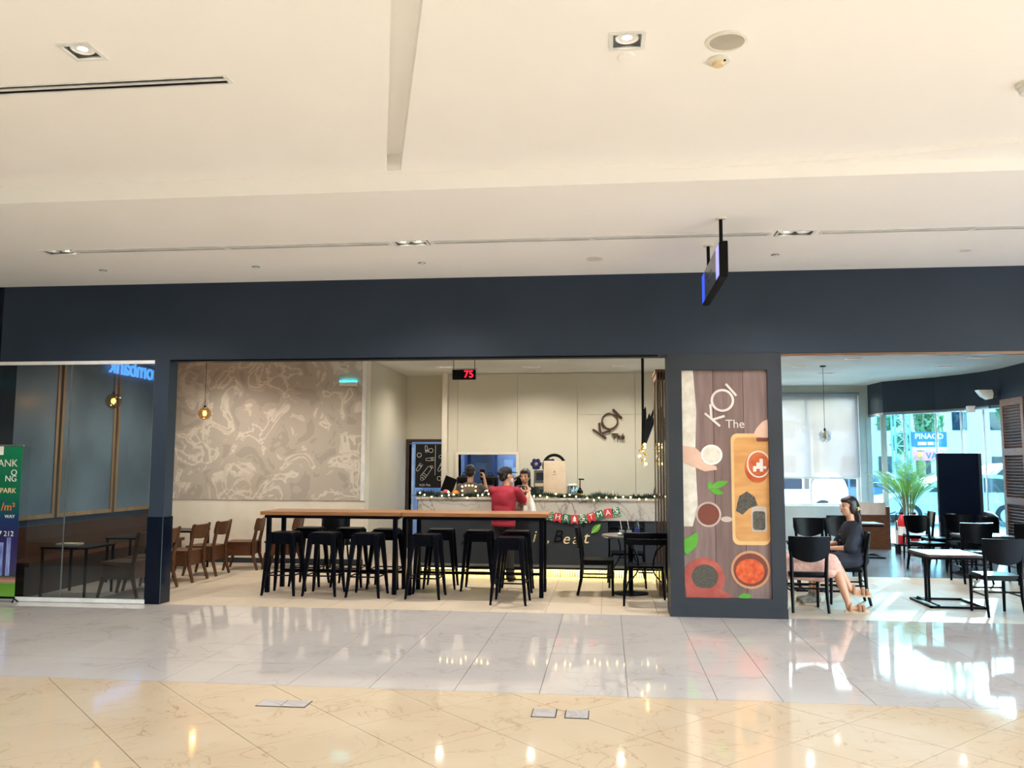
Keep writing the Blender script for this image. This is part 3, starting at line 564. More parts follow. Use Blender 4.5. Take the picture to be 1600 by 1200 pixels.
for s_, z, sz, mm in (('BANK', 1.60, .12, 'chalk'), ('O', 1.49, .1, 'white_print'), ('NG', 1.42, .1, 'white_print'), ('N PARK', 1.28, .085, 'cream'), ('5 /m²', 1.09, .13, 'orange'), ('WAY', .98, .055, 'white_print'), ('7 212', .78, .085, 'white_print')):
    text('lettering', s_, sz, mm, sh, (.22, -.006, z), align='RIGHT', extrude=.0008)
MB().box(-.3, .03, -.006, -.004, 1.70, 1.80).build('bank_mark', 'white_print', sh, False)
mat('tower_print', (150, 170, 220), .4, col2=(90, 100, 170), nscale=12, stretch=(3, 1, .4)); mat('tower_glow', (220, 150, 190), .4)
for a, b, z in ((-.02, .10, .68), (.14, .19, .74), (-.14, -.06, .58), (-.3, -.2, .62)): MB().box(a, b, -.006, -.004, .3, z).build('tower_print', 'tower_print', sh, False)
MB().box(-.05, -.03, -.0065, -.004, .3, .55).build('glow_print', 'tower_glow', sh, False)
MB().cyl((-.62, 0, 1.81), (.28, 0, 1.81), .012).build('top_bar', 'grey_metal', Bn); MB().cyl((-.62, 0, .05), (.27, 0, .05), .014).build('base_bar', 'black', Bn)
MB().cyl((.27, 0, .05), (.29, -.06, .0), .008).cyl((.25, 0, .05), (.3, .03, .0), .008).cyl((-.3, .03, 0), (-.1, .02, 1.8), .009).build('stand_leg', 'black', Bn)
# ------------------------------------------------------------------ pendant lamps
def pendant(x, y, z, rad, label, amber=True, power=8):
    t = thing('pendant_lamp', label, 'lamp', (x, y, H), 0, 'globe pendant lamps')
    MB().lathe([(.001, 0), (.05, 0), (.05, -.02), (.001, -.025)], 20).build('canopy', 'black', t); MB().cyl((0, 0, -.02), (0, 0, z - H + rad * .95), .004, n=6).build('cord', 'black', t)
    MB().cyl((0, 0, z - H + rad * .75), (0, 0, z - H + rad * 1.25), .018).build('socket', 'black', t)
    g = MB().ball((0, 0, z - H), rad, 24, 16).build('globe', 'amber_glass' if amber else 'bottle_glass', t)
    fil = MB()
    for a in range(5): fil.tube([(.016 * math.cos(a * 1.26) * s, .016 * math.sin(a * 1.26) * s, z - H + q) for s, q in ((1, .035), (1.8, .0), (1, -.035))], .0035, 5)
    fil.build('filament', 'bulb_warm' if amber else 'gold', t)
    MB().lathe([(.001, -.055), (.03, -.035), (.036, 0), (.022, .04), (.014, .07), (.001, .07)], 16, (0, 0, z - H)).build('bulb', 'amber_glass' if amber else 'amber_glass', t)
    if power: lamp('filament_light', 'POINT', (0, 0, z - H), power, (1, .66, .3), .03, parent=t)
pendant(-6.75, 11.0, 2.46, .105, 'amber glass globe pendant glowing behind the left glass front'); pendant(-6.02, 12.2, 2.36, .095, 'amber glass globe pendant in front of the mural')
pendant(3.75, 15.3, 2.12, .11, 'clear glass globe pendant before the blind covered window', False, 0)
# ------------------------------------------------------------------ bar tables and stools
def bar_table(x0, x1, label):
    t = thing('bar_table', label, 'table', ((x0 + x1) / 2, 10.75, 0), 0, 'bar tables'); hw = (x1 - x0) / 2
    for i in range(4): y0 = -.33 + i * .165; MB().box(-hw + .002, hw - .002, y0, y0 + .163, .965, 1.01, .003).build('top_plank', 'table_wood', t)
    MB().box(-hw + .04, hw - .04, -.27, -.23, .925, .963).box(-hw + .04, hw - .04, .23, .27, .925, .963).box(-hw + .06, -hw + .1, -.23, .23, .925, .963).box(hw - .1, hw - .06, -.23, .23, .925, .963).build('frame', 'black_metal', t, False)
    for sx in (-1, 1):
        for sy in (-1, 1): MB().box(sx * (hw - .09) - .026, sx * (hw - .09) + .026, sy * .25 - .026, sy * .25 + .026, 0, .925, .003).build('leg', 'black_metal', t)
    MB().box(-hw + .11, hw - .11, .235, .265, .20, .235).build('stretcher', 'black_metal', t, False)
bar_table(-4.36, -2.545, 'long wooden bar table with black legs, left of the pair'); bar_table(-2.535, -.72, 'long wooden bar table with black legs, right of the pair')
def make_stool(x, y, rz, label):
    t = thing('bar_stool', label, 'stool', (x, y, 0), rz, 'black metal bar stools')
    MB().prism(rrect(-.155, .155, -.155, .155, .04), .742, .76, 'z').prism(rrect(-.15, .15, -.15, .15, .04), .69, .742, 'z').build('seat', 'black_metal', t)
    for sx in (-1, 1):
        for sy in (-1, 1):
            g = []
            for z, o, w_ in ((.74, .135, .030), (.35, .172, .022), (.05, .198, .014), (0, .205, .012)): g.append([(sx * o + a * w_, sy * o + b * w_, z) for a, b in ((-1, -1), (1, -1), (1, 1), (-1, 1))])
            mb = MB(); rg = [[mb.bm.verts.new(q) for q in r] for r in g]
            for a, b in zip(rg, rg[1:]): mb.skin(a, b)
            mb.bm.faces.new(rg[0]); mb.bm.faces.new(rg[-1][::-1]); mb.build('leg', 'black_metal', t, False)
    for z, o in ((.245, .182),):
        for a, b in (((-o, -o), (o, -o)), ((o, -o), (o, o)), ((o, o), (-o, o)), ((-o, o), (-o, -o))): MB().cyl((a[0], a[1], z), (b[0], b[1], z), .009, n=8).build('footrest', 'black_metal', t)
    for s in (-1, 1): MB().box(-.135, .135, s * .135 - .004, s * .135 + .004, .62, .70).build('apron', 'black_metal', t, False)
    return t
st = make_stool(-4.02, 10.42, 0, 'black metal bar stool in the front row, first from the left')
for x, y, a, l in ((-3.51, 10.43, 1, 'in the front row, second from the left'), (-2.95, 10.40, -1, 'in the front row, third from the left'), (-2.21, 10.37, 0, 'in the front row, fourth from the left'), (-1.14, 10.08, -2, 'standing furthest forward, last in the front row'),
                   (-3.98, 11.22, 0, 'in the back row, first from the left'), (-3.42, 11.22, 2, 'in the back row, second from the left'), (-2.90, 11.12, 0, 'in the back row, third from the left'), (-2.19, 11.22, 4, 'in the back row, fourth from the left'), (-1.66, 11.07, 0, 'in the back row, left of the red shirted customer'), (-1.17, 11.05, 2, 'in the back row, below the red shirted customer')):
    dup(st, (x, y, 0), R(a), 'black metal bar stool ' + l)
# ------------------------------------------------------------------ cafe chairs (black bentwood)
def curvedback(w, z0, z1, y, bow, th, low=.0, n=10, lean=.03):
    rows = []
    for k, q in enumerate((0, .35, .75, 1)):
        row = []
        for i in range(n + 1):
            s = -1 + 2 * i / n; zl = z0 + low * (1 - s * s) * -1; z = zl + (z1 - zl) * q
            hw = w / 2 * (.93 if k == 0 and low else 1)
            row.append((s * hw, y + bow * (s * s) - lean * q, z))
        rows.append(row)
    return MB().sheet(rows, th)
def make_chair(x, y, rz, label, group):
    """faces +y locally; backrest at -y"""
    t = thing('cafe_chair', label, 'chair', (x, y, 0), rz, group)
    MB().prism(rrect(-.205, .205, -.20, .20, .06), .405, .435, 'z').build('seat', 'black_wood', t)
    curvedback(.45, .62, .83, -.265, .045, .02, .07).build('backrest', 'black_wood', t)
    for s in (-1, 1):
        MB().tube([(s * .19, -.25, 0), (s * .185, -.205, .2), (s * .185, -.195, .43), (s * .19, -.215, .62), (s * .2, -.24, .80)], [.016, .02, .022, .02, .014], 8).build('leg', 'black_wood', t)
        MB().tube([(s * .175, .185, 0), (s * .175, .175, .41)], [.015, .021], 8).build('leg', 'black_wood', t)
        MB().cyl((s * .18, -.2, .22), (s * .175, .18, .22), .010, n=8).build('stretcher', 'black_wood', t)
    MB().cyl((-.18, .178, .26), (.18, .178, .26), .010, n=8).build('stretcher', 'black_wood', t); MB().cyl((-.18, -.2, .26), (.18, -.2, .26), .010, n=8).build('stretcher', 'black_wood', t)
    MB().box(-.17, .17, -.17, .17, .375, .405).build('seat_rail', 'black_wood', t, False)
    return t
G1 = 'black cafe chairs on the right side'
ch = make_chair(4.21, 10.03, R(2), 'black wooden chair nearest the right edge, back to the camera', G1)
for x, y, a, l in ((2.2, 10.05, 0, 'black wooden chair beside the advertising pillar, pink skirt over its seat'), (2.78, 10.62, 84, 'black wooden chair the woman in navy sits on'), (1.72, 10.12, -90, 'black wooden chair behind the advertising pillar'),
                   (5.02, 12.72, 4, 'black wooden chair behind the near low table, back to the camera'), (4.92, 14.0, 197, 'black wooden chair facing the camera left of the black display board'), (5.58, 14.25, 183, 'black wooden chair facing the camera before the black display board'), (5.75, 12.65, -6, 'black wooden chair cut by the right picture edge'),
                   (5.3, 15.55, 84, 'black wooden chair seen from the side by the fire extinguishers'), (5.4, 14.95, 86, 'black wooden chair seen from the side, nearer than its twin'),
                   (2.98, 13.05, 180, 'black wooden chair in the back, nearest the advertising pillar'), (3.42, 13.1, 178, 'black wooden chair in the back, left of the seated woman'), (3.62, 13.75, 175, 'black wooden chair in the back, just behind the seated woman')):
    dup(ch, (x, y, 0), R(a), l)
G2 = 'chairs beside the counter'
sc1 = make_chair(-.13, 10.93, R(-90), 'single black chair seen from the side before the Christmas pennants', G2)
# ------------------------------------------------------------------ metal armless chairs at the round table
def make_metal(x, y, rz, label):
    t = thing('metal_chair', label, 'chair', (x, y, 0), rz, 'black metal chairs at the round table')
    MB().prism(rrect(-.21, .21, -.2, .2, .05), .42, .445, 'z').build('seat', 'black_metal', t)
    for z0, z1 in ((.70, .755), (.77, .835)): curvedback(.48, z0, z1, -.255, .04, .016).build('back_slat', 'black_metal', t)
    for s in (-1, 1):
        MB().tube([(s * .255, -.27, 0), (s * .25, -.245, .25), (s * .235, -.20, .42), (s * .235, -.2, .6), (s * .24, -.235, .83)], .0135, 8).build('leg', 'black_metal', t)
        MB().tube([(s * .24, .24, 0), (s * .22, .19, .3), (s * .2, .16, .43)], .0135, 8).build('leg', 'black_metal', t)
        MB().tube([(s * .2, -.235, .70), (s * .12, -.225, .62), (s * .09, -.2, .52), (s * .085, -.17, .44)], .011, 8).build('back_brace', 'black_metal', t)
        MB().tube([(s * .07, -.12, .42), (s * .12, -.05, .32), (s * .20, .10, .22), (s * .22, .2, .12)], .009, 8).build('leg_brace', 'black_metal', t)
    MB().cyl((-.09, -.1, .36), (.09, -.1, .36), .008, n=8).build('cross_bar', 'black_metal', t)
    return t
mc = make_metal(.43, 10.28, 0, 'black metal chair at the round table, back to the camera'); dup(mc, (.25, 11.68, 0), R(180), 'black metal chair behind the round table, facing the camera')
rtb = thing('round_table', 'small round table holding drinks beside the folded glass leaves', 'table', (.28, 11.0, 0))
MB().lathe([(.001, .70), (.34, .70), (.36, .715), (.36, .73), (.001, .735)], 36).build('top', 'grey_metal', rtb); MB().cyl((0, 0, .03), (0, 0, .70), .03).build('pedestal', 'black_metal', rtb); MB().lathe([(.001, 0), (.22, 0), (.22, .012), (.03, .035), (.001, .035)], 28).build('foot', 'black_metal', rtb)
def bottle(x, y):
    t = thing('water_bottle', 'clear plastic water bottle with blue label on the round table', 'bottle', (x, y, .736)); MB().lathe([(.001, 0), (.03, 0), (.032, .02), (.032, .13), (.014, .18), (.013, .2), (.001, .2)], 16).build('body', 'bottle_glass', t); MB().lathe([(.0325, .04), (.0335, .04), (.0335, .09), (.0325, .09)], 16).build('label', 'screen_blue' if False else 'navy_label', t); MB().lathe([(.001, .2), (.015, .2), (.015, .22), (.001, .22)], 12).build('cap', 'white_plastic', t)
mat('navy_label', (54, 62, 150), .5); bottle(.36, 10.85)
def cup(x, y, l):
    t = thing('drink_cup', l, 'cup', (x, y, .736), 0, 'takeaway drinks on the round table'); MB().lathe([(.001, 0), (.028, 0), (.038, .09), (.036, .09), (.027, .004), (.001, .004)], 16).build('cup', 'bottle_glass', t); MB().lathe([(.001, .004), (.027, .005), (.034, .06), (.001, .06)], 16).build('drink', 'lace', t); MB().cyl((.005, 0, .03), (-.02, .0, .19), .005, n=8).build('straw', 'white_plastic', t)
cup(.17, 10.85, 'takeaway cup with straw, left of two on the round table'); cup(.26, 10.83, 'takeaway cup with straw, right of two on the round table')
for i, (x, y) in enumerate(((.14, 10.78), (.29, 10.76))): one('crumpled_tissue', MB().ball((0, 0, .018), (.035, .025, .018), 10, 6), 'bag_white', 'crumpled white tissue on the round table, %s' % ('nearer' if i == 0 else 'farther'), 'tissue', 'tissues on the round table', (x, y, .736))
# ------------------------------------------------------------------ low square tables
def low_table(x, y, hx, hy, label, rz=0., h=.6):
    t = thing('low_table', label, 'table', (x, y, 0), rz, 'low wooden tables'); MB().box(-hx, hx, -hy, hy, h - .03, h, .004).build('top', 'dark_wood', t); MB().box(-hx + .01, hx - .01, -hy + .01, hy - .01, h - .055, h - .03).build('frame', 'black_metal', t, False)
    for a in (-.05, .05): MB().box(-hx + .08 + (a + .05) * .0, -hx + .105, a - .0125, a + .0125, .025, h - .055).build('column', 'black_metal', t, False)
    MB().box(-hx, hx, -hy, -hy + .025, 0, .025).box(-hx, hx, hy - .025, hy, 0, .025).box(-hx, -hx + .025, -hy, hy, 0, .025).box(hx - .025, hx, -hy, hy, 0, .025).build('base', 'black_metal', t, False)
    MB().box(-hx + .08, -hx + .105, -hy, hy, 0.025, .04).build('base_bar', 'black_metal', t, False)
low_table(3.93, 10.66, .30, .34, 'low dark wooden table with open frame base, nearest the right edge'); low_table(2.72, 11.75, .32, .30, 'low dark wooden table beyond the seated woman'); low_table(5.5, 13.45, .34, .30, 'low dark wooden table between the chairs before the black board'); low_table(4.55, 16.0, .26, .3, 'low dark wooden table before the wooden booth')
# ------------------------------------------------------------------ brown chairs, bench and tables on the left
def make_brown(x, y, rz, label):
    t = thing('wooden_chair', label, 'chair', (x, y, 0), rz, 'brown wooden chairs'); 
    MB().prism(rrect(-.225, .225, -.2, .22, .05), .40, .425, 'z').build('seat', 'brown_wood', t); MB().prism(rrect(-.215, .215, -.19, .205, .05), .22, .40, 'z').build('apron', 'brown_wood', t)
    curvedback(.46, .60, .77, -.275, .05, .026, .02, lean=.04).build('backrest', 'brown_wood', t)
    for s in (-1, 1):
        MB().tube([(s * .215, -.27, 0), (s * .205, -.205, .22), (s * .205, -.205, .42), (s * .21, -.245, .62), (s * .215, -.275, .785)], [.02, .027, .027, .025, .018], 8).build('leg', 'brown_wood', t); MB().tube([(s * .2, .24, 0), (s * .19, .185, .25)], [.018, .027], 8).build('leg', 'brown_wood', t)
    return t
br = make_brown(-5.86, 10.0, R(90), 'brown wooden chair seen through the left glass front')
for x, y, a, l in ((-5.87, 10.55, 90, 'brown wooden chair half hidden by the slim pillar'), (-5.86, 11.38, 90, 'brown wooden chair, second in the row right of the pillar'), (-5.85, 12.05, 91, 'brown wooden chair, third in the row right of the pillar'), (-5.60, 12.77, 100, 'brown wooden chair at the far end of the row'), (-5.05, 12.95, 95, 'brown wooden chair just left of the bar table')): dup(br, (x, y, 0), R(a), l)
bn = thing('wall_bench', 'long brown wooden bench with back along the left wall', 'bench', (-7.15, 11.55, 0))
MB().box(-.22, -.17, -1.9, 1.9, .40, .80).build('backrest', 'brown_wood', bn, False); MB().box(-.17, .25, -1.9, 1.9, .36, .41).build('seat', 'brown_wood', bn, False); MB().box(-.15, .2, -1.9, 1.9, 0, .36).build('base', 'dark_wood', bn, False)
def black_table(x, y, label):
    t = thing('side_table', label, 'table', (x, y, 0), 0, 'black tables along the bench'); MB().box(-.3, .3, -.3, .3, .575, .6).build('top', 'black_wood', t, False)
    for sx, sy in ((-1, -1), (-1, 1), (1, -1), (1, 1)): MB().box(sx * .28 - .012, sx * .28 + .012, sy * .28 - .012, sy * .28 + .012, 0, .575).build('leg', 'black_metal', t, False)
for y, l in ((10.0, 'black square table behind the left glass, nearest the front'), (11.35, 'black square table in the middle of the bench'), (12.6, 'black square table at the far end of the bench')): black_table(-6.5, y, l)
one('menu_tray', MB().prism(rrect(-.14, .14, -.1, .1, .04), 0, .02, 'z'), 'cream', 'pale wooden tray on the nearest bench table', 'tray', None, (-6.62, 10.0, .601)); 
bc = thing('tub_chair', 'black round backed chair behind the bar stools', 'chair', (-4.15, 12.9, 0)); 
rows = [[(.24 * math.cos(R(a)) , .24 * math.sin(R(a)) , z) for a in range(200, 341, 14)] for z in (.40, .6, .78, .84)]; rows[-1] = [(p[0] * .86, p[1] * .96, p[2]) for p in rows[-1]]
MB().sheet(rows, .02).build('backrest', 'black_wood', bc); MB().lathe([(.001, .38), (.23, .38), (.235, .42), (.001, .43)], 24).build('seat', 'black_wood', bc)
for a in (45, 135, 225, 315): MB().cyl((.17 * math.cos(R(a)), .17 * math.sin(R(a)), .38), (.22 * math.cos(R(a)), .22 * math.sin(R(a)), 0), .014).build('leg', 'black_wood', bc)
em = thing('wall_lamp', 'small white wall lamp with cyan glow on the mural', 'lamp', (-4.22, 13.545, 2.95)); MB().box(-.15, .15, -.05, 0, -.07, 0, .01).build('housing', 'white_plastic', em); MB().box(-.14, .14, -.04, -.01, 0, .02).build('light_strip', 'cyan_glow', em, False)
# ------------------------------------------------------------------ serving counter
CT = thing('serving_counter', 'long serving counter, marble band over dark panels with lit plinth', 'counter', (-.6, 12.3, 0))
for a, b in ((-2.15, -.95), (-.945, .25), (.255, 1.4), (1.405, 2.2)): MB().box(a, b, 0, .03, .165, .815).build('front_panel', 'charcoal', CT, False)
for a, b in ((-2.15, -.55), (-.547, 1.05), (1.053, 2.2)): MB().box(a, b, -.012, .03, .82, 1.10).build('marble_panel', 'marble', CT, False)
MB().box(-2.15, 2.2, -.014, .02, .155, .19).build('bottom_rail', 'grey_metal', CT, False)
MB().box(-2.13, 2.2, .03, .6, .12, 1.095).build('carcass', 'black', CT, False); MB().box(-2.16, -2.13, 0, .6, 0, 1.10).build('end_panel', 'navy_gloss', CT, False)
rib = MB()
for i in range(124): x = -2.1 + i * .035; rib.cyl((x, .13, 0), (x, .13, .12), .014, n=6)
o = rib.build('ribbed_plinth', 'cream', CT); o['kind'] = 'stuff'
MB().box(-2.1, 2.2, .06, .08, .112, .12).build('led_strip', 'led_strip', CT, False)
lamp('plinth_glow', 'AREA', (0, .07, .108), 14, (1, .94, .34), 4.2, .03, aim=(0, .2, -1), parent=CT)
one('countertop', MB().box(-2.78, 1.6, 12.27, 12.95, 1.10, 1.135, .004), 'marble', 'thick pale marble counter top under the Christmas garland', 'countertop')
# script lettering and leaf on the counter front
lt = thing('counter_lettering', 'cream and black script lettering with a green leaf on the counter front', 'lettering', (-.6, 12.297, 0))
for s_, x, z, sz, mm in (('B', -.12, .585, .25, 'black'), ('e', .0, .555, .22, 'cream'), ('a', .135, .555, .22, 'cream'), ('t', .28, .575, .25, 'cream'), ('i', -.46, .58, .24, 'cream'), (',', -.255, .57, .22, 'cream'), ('l', -.78, .57, .24, 'cream'), ('y', -1.46, .57, .22, 'black')): text('letter', s_, sz, mm, lt, (x, -.002, z), extrude=.004, shear=.25)
MB().prism(leafp(.36, .64, .19, .045, .75), -.012, -.002).build('leaf', 'leaf_green', lt, False); MB().prism(stroke([(.37, .65), (.43, .70), (.48, .76)], .008), -.013, -.011).build('leaf_vein', 'cream', lt, False)
# Christmas pennants
mat('green_dots', (40, 110, 66), .6, col2=(230, 226, 214), nscale=60, ramp=(.56, .60)); mat('penn_red', (200, 52, 60), .6); mat('penn_green', (42, 104, 68), .6)
pn = thing('pennant_string', 'string of red and green CHRISTMAS pennants across the counter front', 'bunting', (-.83, 12.28, .80))
def sag(t): return -.045 * math.sin(math.pi * min(t * 1.25, 1)) + .16 * max(0, t - .45) ** 1.5
LT = ['C', 'H', 'R', '^', 'S', 'T', 'M', 'A', 'S']; MT = ['green_dots', 'penn_red', 'penn_green', 'penn_red', 'green_dots', 'penn_red', 'penn_green', 'penn_red', 'green_dots']
for i, (c, mm) in enumerate(zip(LT, MT)):
    t_ = i / 8; x = t_ * .95; z = .085 + sag(t_); a = -math.atan2(sag(t_ + .05) - sag(t_ - .05), .1 * .95)
    o = MB().prism([(-.052, .06), (.052, .06), (.052, -.075), (0, -.045), (-.052, -.075)], -.006, -.004).build('pennant', mm, pn, False); o.location = (x, -.002 * (i % 2), z); o.rotation_euler = (0, a, 0)
    if c == '^': MB().prism([(0, .045), (.026, -.0), (.012, .0), (.03, -.03), (.006, -.03), (.006, -.045), (-.006, -.045), (-.006, -.03), (-.03, -.03), (-.012, 0), (-.026, 0)], -.0085, -.006).build('tree_mark', 'white_print', o, False)
    else: text('letter', c, .105, 'white_print', o, (0, -.0075, .004), extrude=.001)
MB().tube([(-.06 + 1.07 * i / 24, 0, .145 + sag(i / 24)) for i in range(25)], .003, 5).build('cord', 'white_plastic', pn)
# garland
ga = thing('christmas_garland', 'dark fir garland with fairy lights along the counter top', 'garland', (-2.78, 12.31, 1.135))
nd = MB(); n_ = 4.2; pts = []
def gpath(s): return Vector((s, .0 + .025 * math.sin(s * 9), .03 + .012 * math.sin(s * 7 + 1) - (.03 if 2.35 < s < 3.1 else 0)))
for i in range(4200):
    s = random.uniform(0, n_); c = gpath(s); fat = .064 + .022 * (math.sin(s * 5.3) > .2) + .012 * (2.35 < s < 3.1)
    d = Vector((random.gauss(0, .7), random.gauss(0, 1), random.gauss(0, .8) + .1)).normalized(); L_ = fat * random.uniform(.6, 1.2); sd_ = d.cross(Vector((random.gauss(0, 1), random.gauss(0, 1), random.gauss(0, 1)))).normalized() * .008
    b_ = c + d * fat * .15; q_ = c + d * L_
    q_.y = max(q_.y, -.07); nd.bm.faces.new([nd.bm.verts.new(v) for v in (b_ - sd_, b_ + sd_, q_)])
o = nd.build('needles', 'fir', ga, False); o['kind'] = 'stuff'
MB().tube([gpath(n_ * i / 60) for i in range(61)], .012, 6).build('stem', 'fir', ga)
bl = MB().ball((0, 0, 0), .0115, 8, 6).mesh('bulb', 'fairy')
for i in range(40):
    s = .05 + i * .105 + random.uniform(-.03, .03); c = gpath(s) + Vector((0, -.05 - random.random() * .015, random.uniform(-.035, .03))); o = link(bpy.data.objects.new('bulb', bl), ga); o.location = c
# things standing on the counter
ZT = 1.136
pf = thing('drink_machine', 'tall plain beige machine standing on the counter', 'machine', (-.775, 12.7, ZT)); mat('beige_case', (206, 186, 160), .35); MB().box(-.165, .165, -.13, .13, 0, .53, .012, seg=2).build('case', 'beige_case', pf)
MB().prism(ell(0, .37, .012, .016, 12), -.132, -.129).build('emblem', 'grey_metal', pf, False); MB().box(-.03, .03, -.132, -.129, .325, .335).build('maker_line', 'grey_metal', pf, False); MB().box(-.14, .14, -.11, .11, -.0, .004).build('foot', 'black', pf, False)
one('black_ring_fan', MB().tube([(.16 * math.cos(a), 0, .16 * math.sin(a)) for a in [i * math.pi / 12 for i in range(24)]], .022, 8, True).box(-.02, .02, -.03, .03, -.45, -.15).box(-.1, .1, -.035, .035, -.46, -.44), 'black', 'round black fan ring behind the beige machine', 'fan', None, (-.8, 12.89, ZT + .46))
for x, l in ((-.545, 'left'), (-.50, 'right')):
    j = thing('glass_jar', 'clear glass jar with pale lid beside the beige machine, %s one' % l, 'jar', (x, 12.62 + (x > -.52) * .1, ZT), 0, 'glass jars on the counter'); MB().lathe([(.001, 0), (.045, 0), (.05, .02), (.05, .15), (.042, .17), (.038, .17), (.046, .15), (.046, .02), (.001, .006)], 18).build('body', 'bottle_glass', j); MB().lathe([(.001, .17), (.044, .17), (.044, .19), (.001, .2)], 18).build('lid', 'white_plastic', j)
pu = thing('pump_dispenser', 'dark syrup pump bottle on the counter', 'dispenser', (-.405, 12.6, ZT)); MB().lathe([(.001, 0), (.045, 0), (.045, .09), (.02, .12), (.018, .14), (.001, .14)], 16).build('bottle', 'black_wood', pu); MB().cyl((0, 0, .14), (0, 0, .26), .008).build('stem', 'black', pu); MB().cyl((-.02, 0, .265), (.06, 0, .26), .01).build('spout', 'black', pu); MB().lathe([(.0455, .03), (.0465, .03), (.0465, .06), (.0455, .06)], 16).build('band', 'gold', pu)
wr_ = thing('small_wreath', 'small dark fir bunch lying on the counter', 'wreath', (-.12, 12.5, ZT + .02)); q = MB()
for i in range(260):
    d = Vector((random.gauss(0, 1.5), random.gauss(0, .7), abs(random.gauss(0, .7)))); d = d.normalized() * random.uniform(.05, .14); s_ = Vector((random.random(), random.random(), random.random())) * .012; q.bm.faces.new([q.bm.verts.new(v) for v in (Vector((d.x * .3, d.y * .3, .0)), Vector((d.x * .3, d.y * .3, .0)) + s_, Vector((d.x, d.y * .6, d.z * .8)))])
q.build('needles', 'fir', wr_, False)['kind'] = 'stuff'; MB().tube([(-.1, 0, 0), (0, 0, .02), (.1, 0, 0)], .01, 6).build('twig', 'trunk', wr_)
nv = thing('covered_dispenser', 'navy dome covered container at the right end of the counter', 'container', (.86, 12.6, ZT)); MB().lathe([(.001, 0), (.2, 0), (.2, .1), (.17, .22), (.09, .31), (.001, .34)], 28).build('cover', 'navy_cloth', nv); MB().lathe([(.001, .335), (.02, .335), (.015, .36), (.001, .365)], 12).build('knob', 'black', nv)
cd = one('wax_candle', MB().lathe([(.001, 0), (.012, 0), (.012, .1), (.001, .105)], 12), 'cream', 'slim pale candle on the counter right of the fir bunch', 'candle', None, (.08, 12.5, ZT))
sb = thing('santa_ball', 'red and white round Christmas figure on the counter', 'ornament', (-2.36, 12.45, ZT)); MB().ball((0, 0, .05), .05, 16, 12).build('head', 'white_print', sb); MB().ball((-.012, -.006, .062), (.046, .046, .044), 16, 12).build('hat', 'pink_red', sb); MB().ball((0, -.048, .045), .008).build('nose', 'red', sb)
ob = thing('orange_ornament', 'shiny orange round ornament beside the picture frame', 'ornament', (-2.24, 12.5, ZT)); MB().ball((0, 0, .048), (.055, .05, .048), 16, 12).build('ball', 'orange', ob); MB().lathe([(.001, .095), (.012, .095), (.01, .11), (.001, .112)], 10).build('cap', 'gold', ob)
tb = thing('tablet_stand', 'dark order tablet tilted on a stand at the counter end', 'tablet', (-2.42, 12.68, ZT)); MB().box(-.09, .09, -.012, 0, .02, .28, .004, M=Matrix.Translation((0, 0, .035)) @ Matrix.Rotation(R(18), 4, 'X') @ Matrix.Rotation(R(22), 4, 'Y')).build('tablet', 'black', tb); MB().box(-.08, .08, .0, .1, 0, .015).cyl((0, .06, .01), (.04, .03, .16), .012).build('stand', 'grey_metal', tb)
pc = thing('picture_frame', 'gold picture frame wrapped in fairy lights on the counter', 'picture frame', (-2.02, 12.42, ZT)); MB().box(-.105, -.09, -.01, .01, 0, .17).box(.09, .105, -.01, .01, 0, .17).box(-.105, .105, -.01, .01, .155, .17).box(-.105, .105, -.01, .01, 0, .015).build('frame', 'fairy_gold' if False else 'gold', pc, False); MB().box(-.09, .09, -.002, .002, .015, .155).build('photo', 'brown_cloth', pc, False)
for x, z in ((-.1, .03), (-.1, .09), (-.1, .15), (-.05, .165), (.0, .165), (.05, .165), (.1, .15), (.1, .09), (.1, .03)): o = link(bpy.data.objects.new('bulb', bl), pc); o.location = (x, -.014, z)
cw = thing('plush_cow', 'small black and white cow plush on the counter', 'plush toy', (-1.74, 12.4, ZT)); MB().ball((0, 0, .055), (.06, .045, .055), 14, 10).ball((.05, -.01, .1), (.035, .03, .03), 12, 8).build('body', 'white_print', cw); MB().ball((-.02, -.03, .06), (.025, .02, .028)).ball((.07, -.02, .11), (.014, .016, .014)).build('patch', 'black', cw)
# number display
qd = thing('queue_display', 'red LED number display reading 75 under the cafe ceiling', 'display', (-2.14, 12.6, H)); MB().box(-.175, .175, -.03, .03, -.47, -.32, .004).build('case', 'black', qd); text('number', '75', .15, 'led_red', qd, (.075, -.032, -.395), extrude=.001, offset=.002)
MB().cyl((-.16, 0, -.32), (-.16, 0, 0), .006).cyl((.16, 0, -.32), (.16, 0, 0), .006).cyl((-.19, 0, -.305), (.2, 0, -.305), .006).build('bracket', 'grey_metal', qd)
# wall sign
ks = thing('wall_sign', 'brown tubular KOI The sign on the counter wall', 'sign', (0, 16.06, 0)); mat('bronze', (92, 66, 50), .35, .5)
for nm, a, b in (('letter_stroke', (-.27, 2.28), (-.02, 2.11)), ('letter_stroke', (-.15, 2.40), (-.125, 2.20)), ('letter_stroke', (-.11, 2.20), (.065, 2.255)), ('letter_stroke', (.105, 2.655), (.275, 2.485))): MB().cyl((a[0], 0, a[1]), (b[0], 0, b[1]), .019).build(nm, 'bronze', ks)
MB().tube([(.05 + .145 * math.cos(i * math.pi / 18), 0, 2.43 + .145 * math.sin(i * math.pi / 18)) for i in range(36)], .018, 10, True).build('letter_ring', 'bronze', ks); text('letter_word', 'Thé', .15, 'bronze', ks, (.2, -.0, 2.14), extrude=.02, offset=.004)
MB().cyl((.05, 0, 2.43 + .14), (.05, .04, 2.43 + .14), .006).cyl((-.145, 0, 2.2), (-.145, .04, 2.2), .006).cyl((.19, 0, 2.57), (.19, .04, 2.57), .006).build('fixing', 'bronze', ks)
